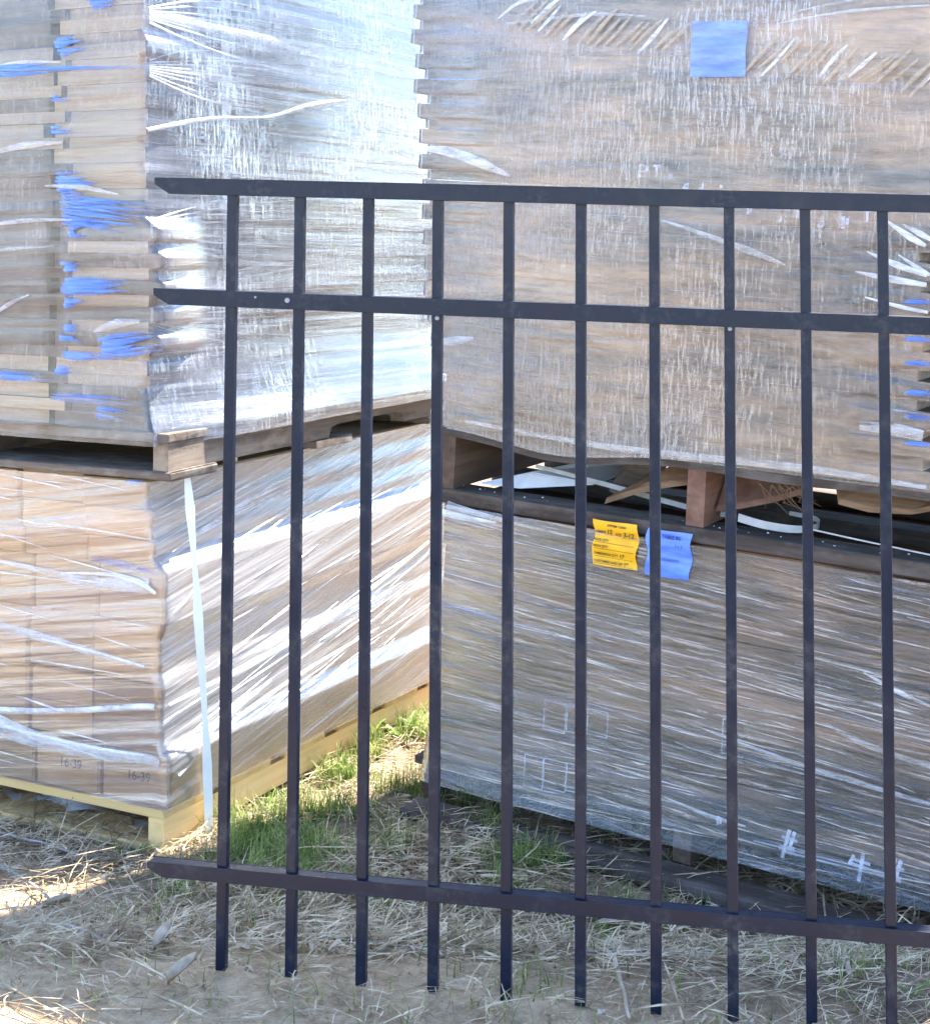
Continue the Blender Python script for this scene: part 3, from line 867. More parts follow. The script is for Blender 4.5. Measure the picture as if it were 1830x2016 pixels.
# ------------------------------------------------------------------ right stack loads
lr = empty("wrapped_load", mat=FR)
tag(lr, "lower right load behind wrinkled film with an orange and a blue label", "wrapped load")
zc, lr_layers = .108, []
for r in range(6):
    h = .0915
    s0 = .018 - .03 * zc + random.uniform(-.004, .004)
    for c in range(1):
        mb = MB()
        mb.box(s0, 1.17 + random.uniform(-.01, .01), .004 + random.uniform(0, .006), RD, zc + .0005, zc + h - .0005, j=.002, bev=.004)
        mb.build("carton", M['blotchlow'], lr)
    lr_layers.append((zc, zc + h, s0))
    zc += h
zs = np.linspace(.073, .656, 210)
s0z = np.array([next((s for a, b_, s in lr_layers if a <= z < b_), .012) for z in zs])
s0z = dilate_blur(s0z, 3, 6, True)
n_ = len(zs)
film_tube(lr, M['film_lr'], zs, s0z, np.full(n_, 1.185), -.002 - .036 * np.clip(1 - (zs - .066) / .18, 0, 1) ** 1.6, np.full(n_, RD + .004), ang=(.05, 0), n4=(330, 60, 16, 40),
          amp=.013, fine=(5.5, 75), wide=(2.4, 24), warp=.018, seed=21, start='right', bulge=.010, zwarp=lambda x: -.0 * x)
def Rf(s, z, o=.012): return (s, -.004 - o - .036 * max(0, 1 - (z - .066) / .18) ** 1.6, z)
ur = empty("wrapped_load", mat=FR)
tag(ur, "upper right load of flat grey brown cartons with stepped edge under scratched film", "wrapped load")
zc, ur_layers = .824, []
k = 0
while zc < 1.83:
    A = k % 2 == 0
    h = .033 if A else .0225
    s0 = -.006 - .125 * (zc - .66) + (-.004 if A else .024) + random.uniform(-.008, .008)
    s1 = 1.075 - .06 * (zc - .8) + (-.012 if A else (-.055 if zc < 1.3 else -.02)) + random.uniform(-.008, .008)
    mb = MB()
    mb.box(s0, s1, random.uniform(0, .0012), RD - random.uniform(0, .02), zc, zc + h - .0001, j=.0004)
    tan = (.0 < zc - 1.38 < .12) or (.0 < zc - .93 < .10) 
    mb.build("flat_carton", M['blotch'], ur)
    ur_layers.append((zc, zc + h, s0, s1))
    zc += h; k += 1
zs = np.linspace(.820, zc - .004, 440)
n_ = len(zs)
s0z = dilate_blur(np.array([next((l[2] for l in ur_layers if l[0] <= z < l[1]), ur_layers[0][2]) for z in zs]), 0, 0, True)
s1z = dilate_blur(np.array([next((l[3] for l in ur_layers if l[0] <= z < l[1]), ur_layers[0][3]) for z in zs]), 0, 1, False)
film_tube(ur, M['film_ur'], zs, s0z, s1z, np.full(n_, -.004), np.full(n_, RD + .002), ang=(.01, 0), n4=(290, 60, 16, 60),
          amp=.004, margin=.0012, fine=(1.4, 36), wide=(.7, 9), seed=33, start='right', bulge=.016, mat2=M['film_clear'], zwarp=lambda x: .026 * np.exp(-((x - .27) / .16) ** 2))
def Rg(s, z, o=.008): return (s, -.006 - o, z)
ribbon("film_fold", ur, M['fold'], [Rg(-.088, 1.424), Rg(-.02, 1.418), Rg(.06, 1.396), Rg(.128, 1.372)], [.010, .022, .022, .004], nF, arch=.12)
for (pts, ws) in [([(.93, 1.325), (.98, 1.295), (1.01, 1.28)], [.003, .014, .006]), ([(.965, 1.318), (1.0, 1.302), (1.02, 1.292)], [.003, .012, .006]), ([(.90, 1.262), (.96, 1.24), (1.015, 1.225)], [.003, .013, .008]),
                  ([(.88, 1.222), (.95, 1.213), (1.015, 1.207)], [.003, .014, .008]), ([(.96, 1.26), (1.0, 1.236), (1.02, 1.226)], [.002, .01, .006]), ([(.90, 1.175), (.97, 1.162), (1.02, 1.156)], [.003, .008, .006]),
                  ([(.08, 1.71), (.13, 1.745), (.19, 1.755)], [.004, .008, .004]), ([(.16, 1.70), (.2, 1.735), (.24, 1.765)], [.004, .010, .003])]:
    ribbon("film_fold", ur, M['fold'], [Rg(*p, .01) for p in pts], ws, nF, arch=.2)
for (pts, ws) in [([(.45, 1.305), (.55, 1.28), (.66, 1.25), (.74, 1.225)], [.002, .008, .014, .004]), ([(.1, 1.70), (.3, 1.72), (.42, 1.715)], [.004, .008, .003]), ([(.05, .84), (.4, .826), (.8, .836), (1.03, .83)], [.006, .014, .014, .008]),
                  ([(.9, .93), (.97, .93), (1.02, .925)], [.016, .024, .02]), ([(-.05, 1.0), (.02, 1.01), (.06, 1.02)], [.01, .02, .004]), ([(.7, 1.70), (.85, 1.725), (1.0, 1.735)], [.002, .006, .003]),
                  ([(.72, 1.72), (.86, 1.748), (1.0, 1.76)], [.002, .005, .003])]:
    ribbon("film_fold", ur, M['foldfaint'], [Rg(*p, .006) for p in pts], ws, nF, arch=.15)

for i in range(44):                                                    # ladder of diagonal stretch tears along one wrap edge
    f = i / 43
    x = .14 + .88 * f + random.uniform(-.006, .006)
    z = 1.712 - .112 * f + random.uniform(-.008, .008)
    if .50 < x < .66: continue
    ln = random.uniform(.022, .034)
    sl = random.uniform(.75, 1.25)
    vs, fs = ribbon_pts([Rg(x - ln, z - ln * sl, .015), Rg(x, z + random.uniform(-.004, .004), .017), Rg(x + ln, z + ln * sl, .015)], [.004, random.uniform(.006, .011), .004], nF, arch=.2, seg=3)
    mesh_obj('film_tear', vs, fs, M['fold'] if random.random() < .16 else M['foldtan'], ur, smooth=True)

for z in (.905, .955, 1.0, 1.055, 1.10, 1.17):                        # blue sky sheen painted at the stepped right edge
    ribbon("sky_sheen_patch", ur, M['skysheen'], [Rg(.985 - .05 * (z - .9), z, .004), Rg(1.01 - .05 * (z - .9), z + .004, .006), Rg(1.05 - .05 * (z - .9), z + .002, .004)], [.003, .010, .012, .008], nF, arch=.1)
# end fragments of film print
def strokes(parent, base, z0, sc_, segs, surf, mat):
    mb = MB()
    for (xa, za, xb, zb, wd_) in segs:
        vs, fs = ribbon_pts([surf(base + xa * sc_, z0 + za * sc_), surf(base + (xa + xb) / 2 * sc_, z0 + (za + zb) / 2 * sc_), surf(base + xb * sc_, z0 + zb * sc_)], [wd_ * sc_, wd_ * sc_], nF, arch=.05, seg=1)
        mb.add(vs, fs)
    mb.build("film_print", mat, parent)
P_ = [(0, 0, 0, 1, .22), (0, 1, .6, .85, .2), (.6, .85, .55, .5, .2), (.55, .5, 0, .45, .2)]
T_ = [(-.05, 1, .65, 1, .2), (.3, 0, .3, 1, .22)]
I_ = [(0, .1, 0, .9, .25), (.25, .3, .3, .8, .2)]
A_ = [(0, 0, .6, 0, .25), (.1, .1, .45, .5, .2), (.6, .0, .6, .6, .2)]
J_ = [(0, 0, .5, 0, .25), (.4, 0, .42, .7, .2)]
X_ = [(0, 0, .9, .05, .3), (.1, .55, 1.0, .5, .2), (.25, -.5, .5, 1.0, .22), (.6, 0, .8, .95, .2)]
Y_ = [(0, .1, 1.2, 0, .22), (.2, .35, 1.3, .28, .2), (.7, -.8, .8, .8, .24), (.0, .0, .25, .6, .2)]
for base, z0, sc_, gl in [(.425, 1.383, .026, P_), (.455, 1.386, .022, T_), (.49, 1.378, .018, I_), (.52, 1.366, .018, A_), (.555, 1.366, .018, J_), (.60, 1.365, .012, I_),
                          (.66, 1.318, .02, I_), (.72, 1.31, .018, J_), (.76, 1.318, .02, P_), (.80, 1.305, .02, A_), (.85, 1.30, .03, I_), (.89, 1.318, .022, T_)]:
    strokes(ur, base, z0, sc_, gl, lambda s, z: Rg(s, z, .007), M['whiteprint'])
for base, z0, sc_, gl in [(.665, .126, .022, I_), (.79, .118, .034, X_), (.925, .118, .03, Y_), (.99, .112, .036, X_)]:
    strokes(lr, base, z0, sc_, gl, lambda s, z: Rf(s, z, .016), M['whiteprint'])
strokes(lr, .80, .112, .2, [(0, 0, 1.0, 0, .02), (-.3, .03, 1.0, .03, .015)], lambda s, z: Rf(s, z, .0155), M['whiteprint'])

# tight creases drawn across the face
M['crease'] = fold_mat("tight film crease", (.80, .70, .62), alpha=.55, rough=.16)
cm = MB()
for k in range(330):
    s0_, z0_ = random.uniform(.0, 1.08), random.uniform(.09, .645)
    ln = random.uniform(.03, .22); sl = random.gauss(-.06, .035) + .05 * (z0_ < .25)
    zq = lambda q: min(max(z0_ + sl * ln * q, .08), .65)
    e_ = min(s0_ + ln, 1.17)
    wv = random.uniform(.0012, .0038)
    vs, fs = ribbon_pts([Rf(s0_, zq(0), .011), Rf(s0_ * .5 + e_ * .5, zq(.5) + random.uniform(-.002, .002), .0145), Rf(e_, zq(1), .011)], [.0006, wv, .0006], nF, arch=.7, seg=4)
    cm.add(vs, fs)
o = cm.build("film_crease", M['crease'], lr, smooth=True); o["kind"] = "stuff"
for (pts, ws, mt) in [([(.02, .655), (.10, .648), (.2, .640), (.32, .632)], [.022, .012, .007, .003], 'foldfaint'), ([(.0, .64), (.06, .636), (.14, .636)], [.016, .014, .003], 'fold'), ([(.86, .36), (.95, .335), (1.08, .32)], [.004, .012, .010], 'foldfaint'),
                      ([(.62, .30), (.8, .275), (.95, .262), (1.12, .25)], [.003, .008, .010, .006], 'foldfaint'), ([(.55, .155), (.64, .142), (.72, .138)], [.002, .009, .003], 'fold'), ([(.93, .47), (1.0, .445), (1.06, .43)], [.003, .010, .004], 'fold')]:
    ribbon("film_fold", lr, M[mt], [Rf(*p, .013) for p in pts], ws, nF, arch=.2)
# clear square stamps on the film
def stamp(s0, s1, z0, z1, open_right=False):
    mb = MB()
    y = -.020 - .036 * max(0, 1 - ((z0 + z1) / 2 - .066) / .18) ** 1.6
    b_ = .0016
    for (a, c_, d, e) in [(s0, s1, z0, z0 + b_), (s0, s1, z1 - b_, z1), (s0, s0 + b_, z0 + b_, z1 - b_)] + ([] if open_right else [(s1 - b_, s1, z0 + b_, z1 - b_)]):
        mb.box(a, c_, y, y + .0006, d, e)
    mb.build("clear_square", M['foldfaint'], lr)
stamp(.274, .324, .230, .291); stamp(.326, .372, .236, .291, True); stamp(.372, .374 + .044, .240, .293)
stamp(.205, .242, .108, .172, True); stamp(.2425, .286, .111, .177); stamp(.2865, .337, .117, .178); stamp(.3375, .382, .122, .179)
stamp(.66, .705, .262, .330, True)

# labels
def label_sheet(name, parent, mat, s0, s1, z0, z1, surf, wav=.004, label=None, seed=1, edge=.003, ncell=12):
    vs, fs, n_ = [], [], ncell
    for i in range(n_ + 1):
        for j in range(n_ + 1):
            fs_, fz = j / n_, i / n_
            z = z0 + (z1 - z0) * fz
            e = edge * math.sin(fz * 9 + seed)
            s = s0 + (s1 - s0) * fs_ + e
            vs.append(surf(s, z - .001 * math.sin(fs_ * 5), .016 + wav * (.5 + .5 * math.sin(fz * 13 + seed + fs_))))
    for i in range(n_):
        for j in range(n_):
            a = i * (n_ + 1) + j
            fs.append((a, a + 1, a + n_ + 2, a + n_ + 1))
    o = mesh_obj(name, vs, fs, mat, parent, smooth=True)
    if label: o["label"] = label
    return o
def text_on(parent, body, x, y, z, size, mat, bold=0.0):
    cu = bpy.data.curves.new("lettering", 'FONT')
    cu.body = body; cu.size = size; cu.extrude = .0002; cu.offset = bold
    tmp = bpy.data.objects.new("lettering_curve", cu)
    me = bpy.data.meshes.new_from_object(tmp)
    bpy.data.objects.remove(tmp)
    me.materials.append(mat)
    o = link(bpy.data.objects.new("lettering", me), parent)
    o.rotation_euler = (math.radians(90), 0, 0)
    o.location = (x, y, z)
    return o
ol = label_sheet("stock_label", lr, M['orange'], .367, .464, .587, .678, Rf, label="orange stock label with black printed lines and handwriting", seed=2)
yl = -.0268
for body, x, z, sz in [("SYSTEM  CARD", .398, .6675, .0062), ("TIMBER", .372, .6525, .0072), ("SIZE", .417, .6515, .0072), ("PACK QTY", .370, .6365, .0068), ("INCH QTY", .369, .6235, .0068),
                       ("DIMENSION QTY", .372, .6085, .0068), ("CUSTOMER AND ZIP", .372, .5935, .0068)]:
    text_on(ol, body, x, yl, z, sz, M['ink'], .0001)
for body, x, z, sz in [("12", .398, .653, .012), ("3-12", .434, .651, .013), ("17", .428, .608, .010), ("19", .438, .593, .010)]:
    text_on(ol, body, x, yl, z, sz, M['ink'], .0003)
mb = MB()
for (xa, xb, z) in [(.394, .412, .6505), (.432, .458, .6485), (.372, .458, .6335), (.372, .458, .6205), (.372, .458, .605), (.372, .458, .5905)]:
    mb.box(xa, xb, yl - .0003, yl, z, z + .0006)
mb.build("ruled_line", M['ink'], ol)
bl = label_sheet("stock_label", lr, M['bluelabel'], .484, .579, .584, .677, Rf, label="blue stock label beside the orange one", seed=4)
text_on(bl, "TABLE IN", .517, yl, .6625, .0095, M['deepblueink'], .0003)
text_on(bl, "3 x 5", .545, yl, .647, .008, M['deepblueink'])
text_on(bl, "QUANTITY", .518, yl, .6175, .0075, M['deepblueink'])
label_sheet("stock_label", ur, M['oldlabel'], .527, .643, 1.592, 1.704, Rg, wav=.002, label="square blue label stuck on the upper right film", seed=1, edge=.0008)

# unseen narrow load added behind the right stack to shade the foreground
shade_load = empty("wrapped_load", mat=FR @ Matrix.Translation((.96, .80, -.02)))  # added only for its shade
tag(shade_load, "unseen load of grey cartons added to shade the right foreground", "wrapped load")
for r in range(15):
    mb = MB(); mb.box(0, .45, 0, .8, .02 + r * .19, .02 + r * .19 + .189, j=.002, bev=.004)
    mb.build("flat_carton", M['panel'], shade_load)  # cartons of the added load, there only for shade

# ------------------------------------------------------------------ straps, scraps in the pallet gap
def strap(label, mat4, pts, widths, nrm, wd=None, mat=None, arch=.02, group="white plastic straps"):
    o = ribbon("plastic_strap", None, mat or M['strap'], pts, widths, nrm, arch=arch, wd=wd, seg=8)
    o.matrix_world = mat4
    tag(o, label, "strap", group)
    return o
strap("loose white strap hanging down the sunlit side of the lower left load", FL,
      [(.0, .075, .745), (.02, .063, .66), (.035, .063, .53), (.042, .067, .42), (.040, .086, .29), (.040, .098, .17), (.030, .122, .0)],
      [.012, .022, .010, .022, .018, .012, .022, .018], (.8, -.6, 0), wd=(.35, .75, .12))
strap("flat white strap tight round the upper left load and its pallet", FL, [Us(.262, .745, .024), Us(.260, .80, .022), Us(.259, .9, .012), Us(.262, 1.3, .012), Us(.260, 1.99, .012)], [.03, .03, .03, .032], nS, mat=M['fold'], wd=(0, 1, 0))
strap("white strap lying across the pallet gap left of the red stringer", FR, [(.17, .10, .745), (.33, .10, .728), (.54, .09, .706), (.62, .11, .700)], [.008, .011, .011], (0, -.6, .5), wd=(0, .35, 1), mat=M['dullstrap'])
strap("curled white strap end right of the red stringer in the pallet gap", FR, [(.655, .03, .714), (.71, .03, .707), (.77, .05, .704), (.80, .09, .708), (.78, .14, .712), (.72, .16, .712)], [.016, .015, .012, .008], (0, -.8, .4), wd=(0, .2, 1), mat=M['dullstrap'])
strap("thin white strap running to the right end of the pallet gap", FR, [(.80, .02, .715), (.9, .02, .708), (1.08, .01, .70)], [.003, .003], (0, -.8, .4), wd=(0, .2, 1), mat=M['dullstrap'])
o = mesh_obj("plastic_sheet", [(.06, .06, .700), (.17, .08, .735), (.30, .30, .765), (.36, .34, .750), (.30, .12, .722), (.16, .05, .705), (.062, .058, .697), (.17, .075, .732), (.30, .297, .762), (.36, .337, .747), (.30, .117, .719), (.16, .047, .702)],
             [(0, 5, 4, 1), (1, 4, 3, 2), (6, 7, 10, 11), (7, 8, 9, 10), (0, 1, 7, 6), (1, 2, 8, 7), (2, 3, 9, 8), (3, 4, 10, 9), (4, 5, 11, 10), (5, 0, 6, 11)], M['whiteplastic'])
o.matrix_world = FR
tag(o, "white plastic scrap lying in the right pallet gap near the left stringer", "plastic sheet")
def board(label, pts_a, pts_b, th, mat, cat="broken board"):
    n_ = len(pts_a)
    vs = [Vector(p) for p in pts_a] + [Vector(p) for p in pts_b]
    vs += [v + Vector((.002, .006, th)) for v in vs]
    fs = []
    for i in range(n_ - 1):
        fs += [(i, i + 1, n_ + i + 1, n_ + i), (2 * n_ + i, 3 * n_ + i, 3 * n_ + i + 1, 2 * n_ + i + 1), (i, 2 * n_ + i, 2 * n_ + i + 1, i + 1),
               (n_ + i, n_ + i + 1, 3 * n_ + i + 1, 3 * n_ + i)]
    fs += [(0, n_, 3 * n_, 2 * n_), (n_ - 1, 3 * n_ - 1, 4 * n_ - 1, 2 * n_ - 1)]
    o = mesh_obj("broken_board", vs, fs, mat)
    o.matrix_world = FR
    return tag(o, label, cat, "broken boards in the right pallet gap")
board("grey snapped board end left of the red stringer", [(.345, .10, .715), (.375, .10, .700), (.44, .12, .745), (.45, .14, .77)], [(.36, .20, .79), (.40, .2, .80), (.46, .2, .80), (.47, .22, .80)], .014, M['oldwood_x'])
board("long split board with tan broken face left of the red stringer", [(.365, .03, .700), (.43, .03, .728), (.50, .03, .752), (.553, .04, .765)], [(.375, .05, .708), (.43, .06, .742), (.50, .07, .785), (.553, .08, .80)], .012, M['splinter'])
board("tan broken deck board hanging under the right film", [(.86, .01, .772), (.92, .01, .765), (1.0, .01, .772), (1.05, .01, .788)], [(.84, .06, .798), (.92, .06, .802), (1.0, .06, .802), (1.06, .06, .803)], .010, M['splinter'])
board("red brown broken board right of the red stringer", [(.60, .05, .715), (.66, .05, .73), (.72, .05, .75), (.78, .05, .775)], [(.60, .12, .79), (.66, .12, .80), (.72, .12, .80), (.80, .12, .80)], .012, M['redwood'])
mb = MB()
for k in range(16):
    x = random.uniform(.70, .80); z = .80 - random.uniform(0, .012)
    mb.tube([(x, .0, z), (x + random.uniform(-.01, .03), -.004, z - random.uniform(.01, .03)), (x + random.uniform(.0, .06), .0, z - random.uniform(.02, .055))], [.0015, .0012, .0004], 4)
o = mb.build("splinters", M['splinter']); o.matrix_world = FR
tag(o, "pale wood splinters hanging in the gap right of the red stringer", "splinters", kind="stuff")
mb = MB()
for k in range(20):
    x, y = random.uniform(.0, 1.05), random.uniform(.0, .05)
    r = random.uniform(.001, .0026)
    mb.box(x, x + r * 1.6, y, y + r, .6895, .6895 + r * .6, j=.0006)
o = mb.build("debris", M['whiteplastic']); o.matrix_world = FR
tag(o, "white plastic crumbs on the board under the upper right pallet", "debris", kind="stuff")
vs, fs = [], []
for i in range(13):
    f = i / 12
    x = -.62 + .58 * f
    for j in range(4):
        vs.append((x + random.uniform(-.008, .008), .06 + .05 * j + random.uniform(-.015, .015), .024 + .018 * math.sin(j * 1.7 + i * .9) + .008 * (j == 1)))
for i in range(12):
    for j in range(3):
        a = i * 4 + j
        fs.append((a, a + 4, a + 5, a + 1))
o = mesh_obj("plastic_sheet", vs, fs, M['whiteplastic'], smooth=True); o.matrix_world = FL
tag(o, "torn pale plastic sheet lying inside the yellow pine pallet", "plastic sheet")

# ------------------------------------------------------------------ fence
FD = Vector((.9806, -.1961, 0)); FN = Vector((-.1961, -.9806, 0))
FM = Matrix(((FD.x, -FN.x, 0, -.508), (FD.y, -FN.y, 0, 2.6516), (0, 0, 1, 0), (0, 0, 0, 1)))   # x along the panel, y away from the camera
fence = empty("metal_fence", mat=FM)
tag(fence, "dark blue painted metal fence panel with square pickets and three rails", "fence")
FLEN = 1.62
def rail(z0, z1, slope, name="rail"):
    """open channel: front web, top and back; the free left end is cut on a slant"""
    mb = MB()
    h = z0 - z1
    zt = lambda x: z0 + slope * x
    th = .003
    cut = .026
    D = .026
    def bar(y0, y1, za, zb, c0, c1):
        zm = za + (zb - za) * .42
        prof = [(c0, za), (c0, zm), (c1, zb)]
        vs = [(x, y, zt(x) - z) for y in (y0, y1) for x, z in prof] + [(FLEN, y, zt(FLEN) - z) for y in (y0, y1) for z in (za, zb)]
        mb.add(vs, [(0, 1, 2, 7, 6), (3, 8, 9, 5, 4), (0, 6, 8, 3), (2, 5, 9, 7), (0, 3, 4, 1), (1, 4, 5, 2), (6, 7, 9, 8)])
    bar(0, th, 0, h, .002, .002 + cut)
    bar(D - th, D, 0, h, .002, .002 + cut)
    bar(th + .0002, D - th - .0002, .0004, th, .004, .006)
    o = mb.build(name, M['paint'], fence)
    bv = o.modifiers.new("edge", 'BEVEL'); bv.width = .0012; bv.segments = 2; bv.limit_method = 'ANGLE'
    return o
rail(1.3335, 1.307, -.0275); rail(1.1535, 1.1275, -.0285); rail(.243, .2205, -.009)
PX = [.1325 + .11335 * k for k in range(13)]
for k, x in enumerate(PX):
    mb = MB()
    zt, zb = 1.3335 - .0275 * x - .004, .082 - .008 * x + random.uniform(-.003, .003)
    wv = .0161
    x0 = x - wv / 2
    ln = -.009 + .002 * k * .3
    vs = []
    for z, dx in ((zb, ln), (zt, 0)):
        vs += [(x0 + dx, .0055, z), (x0 + wv + dx, .0055, z), (x0 + wv + dx, .0055 + wv, z), (x0 + dx, .0055 + wv, z)]
    mb.add(vs, [(3, 2, 1, 0), (4, 5, 6, 7), (0, 1, 5, 4), (1, 2, 6, 5), (2, 3, 7, 6), (3, 0, 4, 7)])
    o = mb.build("picket", M['paint'], fence)
    bv = o.modifiers.new("edge", 'BEVEL'); bv.width = .0014; bv.segments = 2; bv.limit_method = 'ANGLE'
for x, z, r, y in [(.117 + .112, 1.1535 - .018, .0042, -.0008), (PX[3], 1.1535 - .026 - .018, .0035, .0047), (PX[7], 1.1535 - .026 - .029, .0035, .0047), (PX[1] - .07, 1.14, .0022, -.0005), (PX[8] - .03, 1.265, .002, .003)]:
    mb = MB()
    mb.tube([(x, y + .002, z), (x, y - .0006, z), (x, y - .0016, z)], [r, r, r * .6], 10)
    mb.build("screw", M['screw'], fence)
# ------------------------------------------------------------------ straw, grass, weeds, twigs
def strip_mesh(name, mat, P0, dirs, lens, wid, curv, lift, nseg=3, up=False, label=None, cat=None):
    n_ = len(P0)
    t = np.linspace(0, 1, nseg + 1)
    side = np.stack([-dirs[:, 1], dirs[:, 0], np.zeros(n_)], 1)
    side /= np.linalg.norm(side, axis=1, keepdims=True) + 1e-9
    V = np.zeros((n_, nseg + 1, 2, 3))
    for k, tt in enumerate(t):
        c = P0 + dirs * (lens * tt)[:, None] + side * (curv * lens * (tt * (1 - tt)) * 4)[:, None] * (0 if up else 1)
        if up:
            c = P0 + np.stack([dirs[:, 0] * lens * tt ** 2 * curv, dirs[:, 1] * lens * tt ** 2 * curv, lens * tt * (1 - .35 * curv * tt)], 1)
            sd = side
        else:
            c[:, 2] += lift * np.sin(tt * math.pi) + 0
            sd = side + np.array([0, 0, 1]) * RNG.uniform(-.6, .6, n_)[:, None]
        wv = wid * ((1 - tt * .9) if up else (1 - .6 * abs(2 * tt - 1) ** 3))
        V[:, k, 0] = c - sd * (wv / 2)[:, None]
        V[:, k, 1] = c + sd * (wv / 2)[:, None]
    V = V.reshape(-1, 3)
    base = np.arange(n_)[:, None] * (2 * (nseg + 1))
    F = np.concatenate([base + np.array([2 * k, 2 * k + 1, 2 * k + 3, 2 * k + 2]) for k in range(nseg)], 1).reshape(-1, 4)
    o = mesh_obj(name, V, F.tolist(), mat)
    return tag(o, label, cat, kind="stuff")

def blade_mat(name, stops, scale, trans=.3, rough=.6):
    m, n, out = new_mat(name)
    mp = coords(n, (scale, scale, scale * .3))
    g = noise(n, mp, 1, 2, .5)
    v = N(n, "ShaderNodeTexWhiteNoise", noise_dimensions='3D')
    sn = N(n, "ShaderNodeVectorMath", operation='SNAP'); sn.inputs[1].default_value = (.03, .03, .5)
    tc = N(n, "ShaderNodeTexCoord"); L(n, tc.outputs["Object"], sn.inputs[0]); L(n, sn.outputs[0], v.inputs[0])
    r = ramp(n, math_n(n, 'ADD', math_n(n, 'MULTIPLY', g, .6), math_n(n, 'MULTIPLY', v.outputs[0], .4)), stops)
    b = N(n, "ShaderNodeBsdfPrincipled"); b.inputs["Roughness"].default_value = rough
    b.inputs["Specular IOR Level"].default_value = .3
    L(n, r.outputs[0], b.inputs["Base Color"])
    tl = N(n, "ShaderNodeBsdfTranslucent"); L(n, r.outputs[0], tl.inputs[0])
    mx = N(n, "ShaderNodeMixShader"); mx.inputs[0].default_value = trans
    L(n, b.outputs[0], mx.inputs[1]); L(n, tl.outputs[0], mx.inputs[2]); L(n, mx.outputs[0], out.inputs[0])
    return m
M['straw'] = blade_mat("dry straw", [(.3, (.19, .125, .070)), (.5, (.44, .325, .20)), (.72, (.70, .57, .39))], 40, .15)
M['grass'] = blade_mat("green grass", [(.3, (.09, .14, .03)), (.5, (.17, .25, .05)), (.72, (.36, .38, .13))], 25, .35)
M['leaf'] = blade_mat("weed leaf", [(.3, (.11, .21, .04)), (.5, (.18, .32, .06)), (.72, (.32, .42, .12))], 18, .4, .45)
M['dryleaf'] = simple_mat("dead leaf", (.42, .33, .24), rough=.8, var=.3, scale=40)
M['twig'] = wood_mat("dry twig", (.20, .145, .10), (.34, .27, .20), (.50, .42, .33), scale=(50, 50, 50), rough=.85, bump=.4)
M['greytwig'] = wood_mat("grey twig", (.28, .25, .22), (.44, .41, .38), (.60, .57, .54), scale=(50, 50, 50), rough=.85, bump=.4)

def scatter(n_, xr, yr, dens):
    out = []
    while sum(len(o) for o in out) < n_:
        q = np.stack([RNG.uniform(*xr, n_), RNG.uniform(*yr, n_)], 1)
        keep = RNG.uniform(0, 1, n_) < dens(q[:, 0], q[:, 1])
        out.append(q[keep])
    return np.concatenate(out)[:n_]
def gpos(q, dz=0.0): return np.stack([q[:, 0], q[:, 1], ground_z(q[:, 0], q[:, 1]) + dz], 1)
def straw_d(x, y):
    d = .35 + .65 * sstep(.4, .6, vnoise(x * 3, y * 3, 77))
    d = d * np.where((y < 2.72) & (x < .2), .22, 1.0)
    return np.clip(d, .05, 1)
NS = 34000
q = scatter(NS, (-1.6, 1.45), (2.3, 4.3), straw_d)
a = RNG.normal(.15, .75, NS) + np.where(RNG.uniform(0, 1, NS) < .3, math.pi / 2, 0)
dirs = np.stack([np.cos(a), np.sin(a), RNG.normal(0.03, .12, NS)], 1)
strip_mesh("straw", M['straw'], gpos(q, RNG.uniform(.0, .016, NS)), dirs, RNG.uniform(.02, .17, NS) * RNG.uniform(.4, 1, NS) + .015, RNG.uniform(.0008, .0028, NS),
           RNG.normal(0, .07, NS), RNG.uniform(0, .010, NS), label="dry straw and dead grass strewn over the soil", cat="straw")
NT = 420
q = scatter(NT, (-1.1, 1.1), (2.35, 3.5), straw_d)
a = RNG.normal(-.1, .55, NT) + np.where(RNG.uniform(0, 1, NT) < .25, 1.3, 0)
dirs = np.stack([np.cos(a), np.sin(a), RNG.normal(.02, .06, NT)], 1)
strip_mesh("straw", M['straw'], gpos(q, RNG.uniform(.006, .022, NT)), dirs, RNG.uniform(.10, .26, NT), RNG.uniform(.0022, .0042, NT), RNG.normal(0, .05, NT), RNG.uniform(0, .012, NT),
           nseg=4, label="longer dead stalks lying over the straw", cat="stalks")
NL = 260
q = scatter(NL, (-1.1, 1.0), (2.3, 3.5), straw_d)
a = RNG.uniform(0, 6.28, NL)
strip_mesh("leaves", M['dryleaf'], gpos(q, RNG.uniform(.004, .016, NL)), np.stack([np.cos(a), np.sin(a), RNG.normal(.1, .25, NL)], 1), RNG.uniform(.010, .030, NL), RNG.uniform(.005, .012, NL),
           RNG.normal(0, .1, NL), RNG.uniform(.0, .006, NL), label="small bits of dead leaf in the straw", cat="leaf litter")
